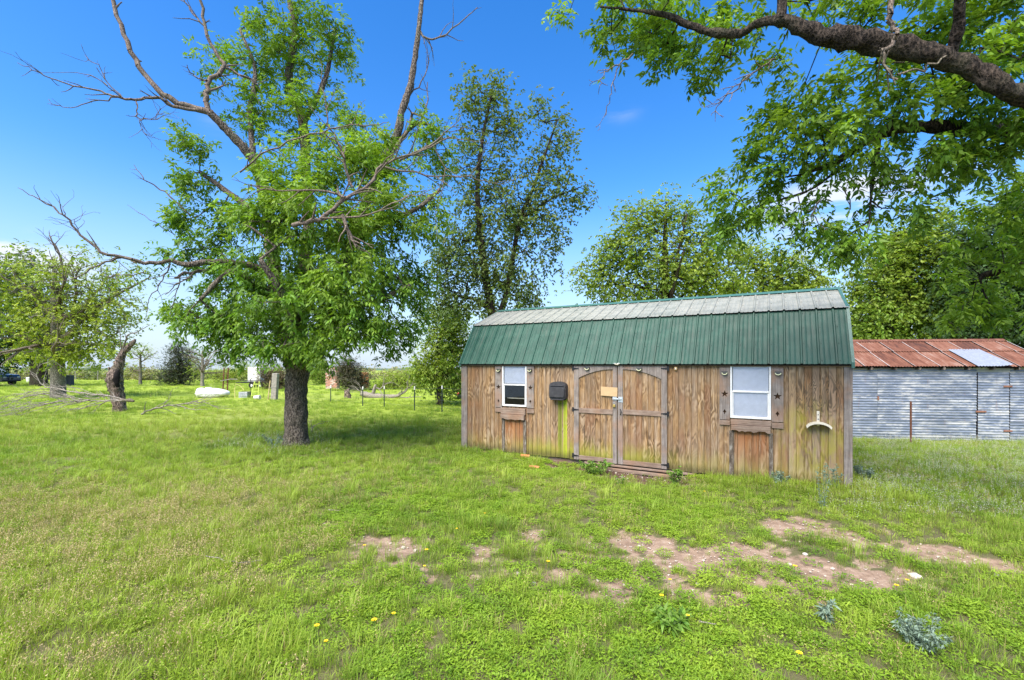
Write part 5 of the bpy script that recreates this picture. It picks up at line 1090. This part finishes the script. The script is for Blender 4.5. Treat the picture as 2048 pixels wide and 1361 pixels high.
    link('stump_body', limbs_mesh('stump_body', [[q(695,800,.24), q(695,793,.18), q(696,784,.13), q(698,778,.07)]], M_dark_snag, 14, 5, .03), b); link('splinter', limbs_mesh('splinter', [[q(690,797,.08), q(691,787,.06), q(689,780,.03)]], M_dark_snag, 8, 4, .02), b)
downed()
# ------------------------------------------------------------------ things in the far yard
M_rustp = plain('rusty_steel', (.14, .06, .035), .85, .2, var=.4)
M_tgreen = plain('dark_green_post', (.02, .035, .025), .6, .3, var=.3)
M_wire = plain('fence_wire', (.16, .15, .14), .5, .4, .5)
M_whitepl = plain('white_plastic', (.66, .64, .60), .55, .35, var=.22, sc=4)
M_greyw = plain('grey_weathered_wood', (.28, .25, .21), .9, .15, var=.35, sc=8)
def tpost(parent, p, h, m=None, tip=True):
    mb = MB(); mb.box((p[0]-.022, p[1]-.004, p[2]-.15), (p[0]+.022, p[1]+.004, p[2]+h)); mb.box((p[0]-.004, p[1]+.005, p[2]-.15), (p[0]+.004, p[1]+.034, p[2]+h))
    for i in range(int(h/.12)): mb.box((p[0]-.006, p[1]-.011, p[2]+.08+i*.12), (p[0]+.006, p[1]-.005, p[2]+.10+i*.12))
    o = link('fence_post', mb.mesh('fence_post', m or M_tgreen), parent)
    if tip: link('post_tip', MB().box((p[0]-.023, p[1]-.006, p[2]+h-.13), (p[0]+.023, p[1]+.036, p[2]+h+.003)).mesh('post_tip', M_frame), o)
def fence():
    posts = [(661.5, 806, 771), (725.5, 812, 773), (768.5, 814, 773), (829, 821, 773), (884, 825, 772)]; g = G(775, 815); root = thing('wire_fence', 'thin wire fence on dark steel posts running toward the shed', 'fence', g); inv = np.array(g); pts = []
    for px, pb_, pt in posts:
        q = G(px, pb_); h = (pb_-pt)/F*q.y; tpost(root, np.array(q)-inv, h); pts.append((np.array(q)-inv, h))
    q = G(935, 829); pts.append((np.array(q)-inv, 1.05)); tpost(root, pts[-1][0], 1.05)
    q = G(600, 800); pts.insert(0, (np.array(q)-inv, 1.05))
    for f in (.2, .45, .7, .92):
        mb = MB(); P_ = []
        for (a, ha), (b, hb) in zip(pts[:-1], pts[1:]):
            for k in range(6): t = k/6; p = a+(b-a)*t; P_.append((p[0], p[1], p[2]+(ha+(hb-ha)*t)*f-.03*math.sin(math.pi*t)))
        mb.tube(P_, .0035, 4); link('wire', mb.mesh('wire', M_wire), root)
    # rusty post standing alone before the barn
    g = G(1822, 884); g = Vector((g.x*11.05/g.y, 11.05, float(hgt(g.x*11.05/g.y, 11.05)))); t = thing('rusty_post', 'single rusty steel post standing in front of the tin barn', 'post', g)
    h = 1.0; mb = MB().box((-.018, -.004, -.2), (.018, .004, h)).box((-.004, .005, -.2), (.004, .034, h)); link('stake', mb.mesh('stake', M_rustp), t)
    nb = MB()
    for i in range(int(h/.09)): nb.box((-.007, -.013, .05+i*.09), (.007, -.005, .075+i*.09))
    link('studs', nb.mesh('studs', M_rustp), t, 'stuff')
    # far wire fence across the left
    g = Vector((-40, 66, float(hgt(-40, 66)))); root = thing('pasture_fence', 'long low pasture fence across the far left field', 'fence', g); inv = np.array(g); xs = list(range(-78, -4, 3)); rg = random.Random(2); tops = []
    me = MB().tube([(0, 0, -.2), (0.01, 0, .7), (0, 0, 1.35)], [.06, .055, .045], 6).mesh('fence_post', M_greyw)
    for x in xs:
        o = link('fence_post', me, root); y = 66+rg.uniform(-.3, .3); z = float(hgt(x, y)); o.location = (x-g.x, y-g.y, z-g.z); o.rotation_euler = (rg.uniform(-.05, .05), rg.uniform(-.07, .07), rg.random()*6); tops.append((x-g.x, y-g.y, z-g.z))
    for f in (.35, .7, 1.05, 1.3): link('wire', MB().tube([(a, b-.06, c+f) for a, b, c in tops], .012, 4).mesh('wire', M_wire), root)
fence()
def yard():
    # long white tank lying in the grass
    g = G(427, 795); s = g.y/F; t = thing('white_tank', 'long white rounded plastic tank lying in the grass', 'tank', g); L = 62*s
    b = bmesh.new(); bmesh.ops.create_uvsphere(b, u_segments=24, v_segments=14, radius=1)
    for v in b.verts:
        x, y, z = v.co; k = .80-.26*smooth(np.array((x+.2)/1.1)); v.co = Vector((math.copysign(abs(x)**.8, x)*L/2, math.copysign(abs(y)**.75, y)*.42, math.copysign(abs(z)**.7, z)*.26*k/.7+.24))
    me = bpy.data.meshes.new('tank_body'); b.to_mesh(me); b.free(); me.materials.append(M_whitepl); me.polygons.foreach_set('use_smooth', [True]*len(me.polygons)); link('tank_body', me, t)
    link('end_rim', MB().tube([(-L/2+.06, 0, .24), (-L/2+.26, 0, .25)], [.30, .32], 18).mesh('end_rim', M_whitepl, True), t); link('lid', MB().tube([(-.28, 0, .5), (-.28, 0, .58)], [.16, .15], 14).mesh('lid', M_whitepl), t); link('seam', MB().box((-L/2+.1, -.43, .22), (L/2-.15, -.40, .25)).mesh('seam', M_whitepl), t)
    # white panel on a black low trailer
    g = G(515, 776); s = g.y/F; t = thing('flat_trailer', 'low black flat trailer parked in the far yard', 'trailer', g)
    link('deck', beveled(MB().box((-1.1, -.6, .42), (1.5, .6, .50)).mesh('deck', M_blackmetal), .01), t); link('drawbar', MB().tube([(-1.1, .2, .45), (-1.8, 0, .42)], .04, 6).mesh('drawbar', M_blackmetal), t)
    for x in (-.1, .6):
        wmb = MB().tube([(x, -.72, .22), (x, -.58, .22)], .24, 16); wo = link('wheel', wmb.mesh('wheel', plain('tyre', (.02, .02, .02), .85)), t); link('hub', MB().tube([(x, -.73, .22), (x, -.721, .22)], .11, 12).mesh('hub', M_frame), wo)
    link('rail', MB().tube([(-1.1, -.6, .62), (1.5, -.6, .62)], .025, 6).mesh('rail', M_blackmetal), t)
    z0 = .505; t2 = thing('white_locker', 'plain white metal box standing on the black trailer', 'locker', (g.x-.05, g.y, g.z+.505)); w_ = 25*s/2; h_ = 29*s
    link('case', beveled(MB().box((-w_, -.45, 0), (w_, .45, h_)).mesh('case', M_whitepl), .03), t2); link('door_panel', beveled(MB().box((-w_+.06, -.462, .06), (w_-.06, -.453, h_-.06)).mesh('door_panel', M_whitepl), .003), t2); link('handle', MB().box((w_-.14, -.485, h_*.5), (w_-.11, -.464, h_*.62)).mesh('handle', M_blackmetal), t2)
    # rusty two-legged frame with pipe
    g = G(449, 792); s = g.y/F; t = thing('gate_stand', 'rusty steel double post frame right of the white tank', 'frame', g); h = 56*s
    for x, lean in ((-.13, .03), (.17, -.01)): link('post', MB().tube([(x, 0, -.2), (x+lean+.04, 0, h*.5), (x+lean+.08, 0, h)], .035, 6).mesh('post', M_rustp), t)
    for i, z in enumerate((.35, .8, 1.2)): link('brace', MB().tube([(-.13, 0, z), (.2, 0, z+.16*(-1)**i)], .016, 5).mesh('brace', M_rustp), t)
    link('rail', MB().tube([(-.2, -.05, .88), (.45, -.1, 1.0), (.85, -.1, .98)], .022, 6).mesh('rail', M_greyw), t)
    # lime step ladder
    g = G(514, 797); s = g.y/F; t = thing('step_ladder', 'lime yellow step ladder standing open beside the trailer', 'ladder', g); ml = plain('lime_paint', (.50, .58, .10), .5, .4, var=.1); h = 33*s
    for x in (-.2, .2):
        link('leg', MB().tube([(x, -.25, 0), (x*.65, 0, h)], .022, 6).mesh('leg', ml), t); link('leg', MB().tube([(x, .35, 0), (x*.65, .03, h)], .018, 6).mesh('leg', ml), t)
    for i in range(4): z = h*(i+.7)/4.6; k = z/h; link('step', MB().box((-.2+.07*k, -.25+.25*k-.03, z), (.2-.07*k, -.25+.25*k+.05, z+.025)).mesh('step', ml), t)
    g = G(497, 797); t = thing('bent_hose', 'yellow looped hose hung by the grey crate', 'hose', g)
    mb = MB(); mb.tube([(-.75, 0, 0), (-.78, 0, .5), (-.7, 0, .8), (-.5, .05, .7), (-.3, .1, .45)], .022, 6); link('hose_loop', mb.mesh('hose_loop', plain('hose_yellow', (.55, .48, .18), .6)), t)
    # grey slatted crate
    g = G(490, 795); s = g.y/F; t = thing('slatted_crate', 'small grey slatted crate on the ground left of the ladder', 'crate', g); w_ = 17*s/2; h_ = 12*s
    for i in range(4): link('slat', MB().box((-w_, -.2, .02+i*h_/4), (w_, -.18, .02+(i+.7)*h_/4)).mesh('slat', plain('grey_metal', (.42, .44, .46), .5)), t); 
    for x in (-w_, w_-.03): link('side', MB().box((x, -.178, 0), (x+.03, .2, h_)).mesh('side', M_greyw), t)
    link('back', MB().box((-w_, .18, .02), (w_, .2, h_)).mesh('back', M_greyw), t)
    # leaning wood post with thin pole
    g = G(549, 800); s = g.y/F; t = thing('leaning_post', 'thick weathered wooden post leaning left of the thick trunk', 'post', g); h = 52*s
    link('timber', beveled(MB().box((-.15, -.13, -.2), (.13, .13, h), Matrix.Rotation(.06, 4, 'Y')).mesh('timber', M_greyw), .015), t); link('side_pole', MB().tube([(-.3, -.1, -.1), (-.17, -.1, h*.72)], .03, 6).mesh('side_pole', plain('tan_wood', (.5, .38, .2), .8)), t); link('wire_tie', MB().tube([(-.25, -.14, h*.45), (.18, -.14, h*.47)], .008, 5).mesh('wire_tie', M_wire), t)
    g = G(484, 798); t = thing('thin_stake', 'thin dark stake standing just right of the grey crate', 'stake', (g.x+.45, g.y, g.z)); link('rod', MB().tube([(0, 0, -.1), (.02, 0, 1.05)], .014, 6).mesh('rod', M_blackmetal), t); link('cap', MB().tube([(.02, 0, 1.05), (.02, 0, 1.09)], .022, 6).mesh('cap', M_blackmetal), t)
    g = G(514, 801); t = thing('white_bucket', 'small white bucket tipped in the grass below the ladder', 'bucket', g); link('pail', MB().tube([(-.14, 0, .11), (.14, 0, .13)], [.09, .11], 14).mesh('pail', M_whitepl, True), t); link('rim', MB().tube([(.135, 0, .13), (.155, 0, .13)], [.122, .122], 14).mesh('rim', M_whitepl), t)
    # ruined chimney of brick behind the juniper
    Y = 36.5; x = P(664, 0, Y).x; z = float(hgt(x, Y)); t = thing('brick_ruin', 'crumbling pink brick wall stub with a pipe hole behind the juniper', 'ruin', (x, Y, z)); s = Y/F; w_ = 26*s/2; h_ = 38*s+.3
    mbk = [plain('brick_pink', (.50, .26, .19), .9, .1, var=.3), plain('brick_pale', (.60, .46, .38), .9, .1, var=.3)]; rg = random.Random(3)
    link('core', MB().box((-w_+.03, .03, -.2), (w_-.03, .4, h_-.1)).mesh('core', plain('old_mortar', (.42, .33, .28), .95)), t)
    bm_ = [MB().box((-.13, -.05, -.05), (.13, .06, .05)).mesh('brick', q) for q in mbk]; rows = int(h_/.115)
    for r in range(rows):
        for c in range(-1, int(2*w_/.27)+1):
            xx = -w_+.135+c*.27+(r % 2)*.135
            if xx < -w_+.05 or xx > w_-.05 or (r > rows-4 and rg.random() < .4) or (abs(xx-.1) < .25 and abs(r*.115-h_*.72) < .2): continue
            o = link('brick', bm_[rg.random() < .4], t); o.location = (xx, rg.uniform(-.012, .012), .03+r*.115)
    link('pipe', MB().tube([(.1, .1, h_*.72), (.1, -.25, h_*.70)], .14, 12).mesh('pipe', M_blackmetal), t)
    # orange drum further right
    Y = 38; x = P(729, 0, Y).x; z = float(hgt(x, Y)); t = thing('orange_drum', 'faded orange drum showing above the shrub', 'drum', (x, Y, z)); mo = plain('faded_orange', (.62, .26, .10), .7, .2)
    link('drum_body', MB().tube([(0, 0, 0), (0, 0, 1.25)], .36, 18).mesh('drum_body', mo, False), t)
    for zz in (.35, .8, 1.22): link('hoop', MB().tube([(0, 0, zz), (0, 0, zz+.05)], .38, 18).mesh('hoop', mo), t)
    # red machine at the shed's left corner
    g = G(917, 797); s = g.y/F; t = thing('red_mower', 'red machine with folded handle poking out left of the shed', 'mower', g); mr_ = plain('red_paint', (.55, .05, .045), .45, .4, var=.15)
    link('hood', beveled(MB().prism([(-.05, .12), (.42, .12), (.42, .30), (.18, .42), (-.05, .34)], -.25, .25).mesh('hood', mr_), .02), t); link('chute', beveled(MB().prism([(-.14, .42), (-.02, .38), (.10, .56), (.0, .60)], -.12, .12).mesh('chute', mr_), .01), t)
    link('handle', MB().tube([(.3, -.2, .3), (.1, -.2, .62), (-.02, -.2, .66)], .016, 6).mesh('handle', M_blackmetal), t)
    for yy in (-.3, .25): link('wheel', MB().tube([(.08, yy, .13), (.08, yy+.06, .13)], .13, 14).mesh('wheel', plain('tyre', (.02, .02, .02), .85)), t)
    # car at the far left edge
    Y = 44.; x = P(24, 0, Y).x; z = float(hgt(x-1.5, Y)); t = thing('parked_car', 'dark parked utility vehicle cut by the left picture edge', 'car', (x, Y, z)); mc = mat('car_paint', (.02, .03, .05), .25, .6); mg = mat('car_glass', (.05, .07, .09), .08, .8); s = Y/F
    # nose points right; body extends out to the left
    body = [(-4.1, .40), (-4.1, 1.02), (-3.9, 1.62), (-3.6, 1.72), (-1.75, 1.70), (-1.15, 1.12), (-.2, 1.02), (-.02, .85), (0, .42), (-.15, .36), (-.42, .36), (-.55, .66), (-.82, .74), (-1.1, .66), (-1.22, .36), (-2.85, .36), (-3.0, .66), (-3.25, .74), (-3.5, .66), (-3.62, .38)]
    me = MB().prism(body, -.85, .85).mesh('body', mc); link('body', beveled(me, .03), t)
    for sgn, y0 in ((-1, -.857), (1, .853)): link('side_window', MB().prism([(-3.8, 1.12), (-3.7, 1.56), (-2.7, 1.58), (-2.7, 1.12)], y0, y0+.004).mesh('side_window', mg), t); link('side_window', MB().prism([(-2.6, 1.12), (-2.6, 1.58), (-1.85, 1.58), (-1.4, 1.12)], y0, y0+.004).mesh('side_window', mg), t)
    link('windscreen', MB().add([(-1.70, -.72, 1.66), (-1.70, .72, 1.66), (-1.155, .76, 1.155), (-1.155, -.76, 1.155)], [(0, 1, 2, 3)]).mesh('windscreen', mat('sky_glare_glass', (.5, .55, .6), .1, .8)), t)  # reflected sky put into the windscreen as a pale base colour
    for wx in (-.82, -3.25):
        for wy in (-.87, .65): wo = link('wheel', MB().tube([(wx, wy, .34), (wx, wy+.22, .34)], .34, 20).mesh('wheel', plain('tyre', (.02, .02, .02), .85)), t); link('rim', MB().tube([(wx, wy-.012 if wy < 0 else wy+.232, .34), (wx, wy-.001 if wy < 0 else wy+.221, .34)], .19, 14).mesh('rim', M_frame), wo)
    for wy in (-.6, .6): link('headlight', MB().box((-.03, wy-.12, .74), (.012, wy+.12, .86)).mesh('headlight', M_frame), t)
    link('bumper', beveled(MB().box((-.1, -.8, .38), (.06, .8, .54)).mesh('bumper', M_blackmetal), .02), t); link('spare_tyre', MB().tube([(-4.3, 0, 1.0), (-4.11, 0, 1.0)], .34, 18).mesh('spare_tyre', M_blackmetal), t)
    g = Vector((P(139, 0, 44).x, 44, float(hgt(-42, 44)))); t = thing('utility_box', 'dark upright box standing on the grass between the left trees', 'box', g); link('case', beveled(MB().box((-.3, -.2, -.1), (.3, .2, 1.0)).mesh('case', plain('dark_box', (.07, .07, .075), .7)), .02), t); link('cap', beveled(MB().box((-.34, -.24, 1.003), (.34, .24, 1.06)).mesh('cap', M_greyw), .01), t)
    g = Vector((P(59, 0, 55).x, 55, float(hgt(-58, 55)))); t = thing('white_bin', 'little white bin by the dark trunk at the left', 'bin', g); link('pail', MB().tube([(0, 0, 0), (0, 0, .55)], [.25, .3], 14).mesh('pail', M_whitepl), t); link('lid', MB().tube([(0, 0, .555), (0, 0, .62)], [.33, .2], 14).mesh('lid', M_whitepl), t)
    # bricks by the shed's left end
    labs = ['orange brick piece in the grass near the left shutter legs', 'orange brick piece further out in front of the shed wall']; mo = plain('orange_brick', (.55, .20, .09), .85, .15)
    for (px, py), lb in zip(((1050, 911), (1068, 931)), labs):
        g = G(px, py); o = link('clay_brick', beveled(MB().box((-.10, -.05, -.0), (.10, .05, .06)).mesh('clay_brick', mo), .006)); tag(o, lb, 'brick', 'orange bricks in the grass'); o.location = (g.x, g.y, g.z-.01); o.rotation_euler = (.1, .08, px*.7)
yard()
# ------------------------------------------------------------------ small plants
def flowers():
    rng = random.Random(4); mst = plain('flower_stem', (.08, .16, .03), .6); mp = plain('yellow_petal', (.85, .62, .02), .5, .3, var=.06)
    st = MB().tube([(0, 0, -.02), (.006, 0, .06), (.012, .004, .13)], [.0022, .0018, .0016], 5)
    b = MB()
    for k in range(11):
        a = 2*math.pi*k/11; c, s = math.cos(a), math.sin(a); b.add([(.012, .004, .131), (.012+.011*c-.005*s, .004+.011*s+.005*c, .138), (.012+.021*c, .004+.021*s, .136), (.012+.011*c+.005*s, .004+.011*s-.005*c, .138)], [(0, 1, 2, 3)])
    sm, pm = st.mesh('stem', mst), b.mesh('petals', mp); ctr = MB().tube([(.012, .004, .130), (.012, .004, .141)], [.007, .006], 8).mesh('flower_centre', plain('flower_centre', (.62, .38, .02), .7))
    pts = [(970, 1032, 'by the bare strip left of the middle'), (915, 1066, 'beside the small bare patch'), (727, 1104, 'left of the bare strip'), (851, 1117, 'taller one of two near the centre left'), (849, 1144, 'below another flower near the centre left'), (790, 1245, 'rightmost of the lower left cluster'),
           (745, 1258, 'upper one of the lower left pair'), (748, 1270, 'lower one of the lower left pair'), (633, 1274, 'leftmost flower of the meadow'), (652, 1299, 'lowest flower at the left'), (1098, 1137, 'on the bare ground below the doors'), (1588, 1155, 'on the tuft beside the large bare patch'),
           (1338, 1168, 'in the small bare notch at the right centre'), (1793, 1191, 'left one of the right hand pair'), (1816, 1174, 'upper one of the right hand pair'), (1378, 1247, 'in the dark leafy clump'), (1594, 1337, 'at the bottom right edge'), (1410, 985, 'nearest the shed wall'), (1320, 1210, 'above the dark leafy clump')]
    for px, py, lb in pts:
        g = G(px, py+10); t = thing('yellow_flower', 'small yellow dandelion-like flower '+lb, 'flower', g, rng.random()*6, 'yellow flowers dotted over the grass'); k = rng.uniform(.7, 1.05); t.scale = (k, k, k)
        for nm, me in (('stem', sm), ('petals', pm), ('flower_centre', ctr)): link(nm, me, t)
flowers()
def weedplant(name, label, g, h, r, n, m, seed, ll=.06, lw=.02, stems=8, cat_='weed'):
    rng = np.random.default_rng(seed); t = thing(name, label, cat_, g); S = []; C = []; O = []
    for i in range(stems):
        a = rng.uniform(0, 6.28); tip_ = np.array([math.cos(a)*r*rng.uniform(.2, 1), math.sin(a)*r*rng.uniform(.2, 1), h*rng.uniform(.6, 1.)]); p = np.array([0, 0, -.02])+tip_*[.15, .15, 0]
        for k in range(4): q = p+(tip_-p)*(k+1)/4+rng.normal(size=3)*.006; S.append([*p, *q, .0035-.0006*k, .003-.0006*k]); C += [q-(q-p)*f for f in np.linspace(0, .9, n)]; O += [norm(rng.normal(size=3)+[0, 0, .3])]*n; p = q
    V, Fq = frusta(S, 5); link('stems', npmesh('stems', V, Fq, M_wst, True), t, 'stuff'); C = np.array(C); V, Fq, rn, tn = leaves(C, np.array(O), np.full(len(C), .3), rng, K=2, pairs=1, Ls=.01, ll=ll, lw=lw, spread=.008, droop=.1); link('leaves', npmesh('leaves', V, Fq, m, False, {'rnd': rn, 'tint': tn}), t, 'stuff')
M_wst = plain('weed_stem', (.16, .20, .10), .7)
M_silver = leafmat('leaf_silver', (.07, .11, .07), (.14, .20, .14), (.22, .28, .19), .2, (1.0, 1.05, .9)); M_weed = leafmat('leaf_weed', (.05, .12, .015), (.10, .22, .02), (.24, .32, .05), .3); M_deepw = leafmat('leaf_deep', (.03, .09, .012), (.06, .16, .02), (.1, .2, .03), .3)
weedplant('silver_weed', 'large silvery grey leaved weed at the lower right corner', G(1840, 1300), .20, .17, 3, M_silver, 1, .034, .011, 24)
weedplant('silver_weed', 'small blue green weed left of the big silvery one', G(1655, 1250), .15, .05, 2, M_silver, 2, .06, .02, 4)
weedplant('silver_weed', 'silvery weed against the shed foot below the shaded window', G(1562, 975), .22, .18, 3, M_silver, 3, .05, .02, 9)
weedplant('tall_weed', 'tall thin seeding weed in front of the right shed end', G(1645, 1020), .58, .12, 3, M_silver, 4, .03, .012, 5)
weedplant('tall_weed', 'tall weed with yellowish tips by the right corner post', G(1668, 985), .36, .16, 3, M_silver, 5, .035, .014, 7)
weedplant('leafy_weed', 'green leafy weeds sprouting under the left door', G(1190, 935), .24, .40, 3, M_weed, 6, .05, .022, 22)
weedplant('leafy_weed', 'green weed at the right end of the door sill', G(1350, 962), .30, .14, 3, M_weed, 7, .05, .022, 9)
weedplant('leafy_weed', 'small green weed sprouting from the dark soil at the doors', G(1240, 960), .14, .10, 3, M_weed, 8, .035, .015, 6)
weedplant('leafy_weed', 'dark green broad leaved clump with a yellow flower, lower right centre', G(1345, 1255), .09, .15, 2, M_weed, 9, .09, .024, 12)
weedplant('leafy_weed', 'grey green weed left of the thick trunk', G(548, 900), .32, .25, 3, M_silver, 10, .04, .016, 10)
weedplant('leafy_weed', 'weed clump at the foot of the right corner post', G(1725, 965), .22, .22, 3, M_silver, 11, .045, .018, 12)
def debris():
    rng = np.random.default_rng(31)
    for (pth, lb) in (([(412,1127),(440,1130),(468,1116)], 'pale dead stick curling in the left grass'), ([(440,1132),(480,1137),(522,1131)], 'pale dead stick in the left grass, right of the curled one'), ([(1398,1254),(1432,1260)], 'short dark stick right of the broad leaved clump'), ([(655,1028),(680,1030)], 'thin dry stalk at the left bare strip')):
        g = G(*pth[0]); S = []; inv = np.array(g); pts = [np.array(G(*p))+[0, 0, .05]-inv for p in pth]; t = thing('dead_stick', lb, 'stick', g); c = cat(np.array(pts), 4)
        mb = MB(); mb.tube([tuple(p+rng.normal(size=3)*.004) for p in c], list(np.linspace(.006, .003, len(c))), 6); link('stick', mb.mesh('stick', M_dead), t)
    ms = plain('pale_stone', (.46, .40, .34), .85, .2, var=.2, sc=40)
    for px, py, r, lb in ((1830, 1150, .05, 'largest pale stone on the right bare patch'), (1396, 1170, .022, 'small pale stone below the middle bare patch'), (1243, 941, .03, 'white stone by the door sill'), (1610, 1112, .028, 'pale stone near the right tuft'), (1068, 1166, .025, 'pale stone on the central bare ground'), (1995, 1155, .03, 'dark rimmed stone at the far right bare strip')):
        g = G(px, py); b = bmesh.new(); bmesh.ops.create_icosphere(b, subdivisions=2, radius=r)
        for v in b.verts: v.co *= 1+.18*math.sin(v.co.x*90+px)*math.cos(v.co.y*80+py); v.co.z *= .55
        me = bpy.data.meshes.new('stone'); b.to_mesh(me); b.free(); me.materials.append(ms); o = link('stone', me); o.location = g; tag(o, lb, 'stone', 'loose stones on the bare soil')
debris()
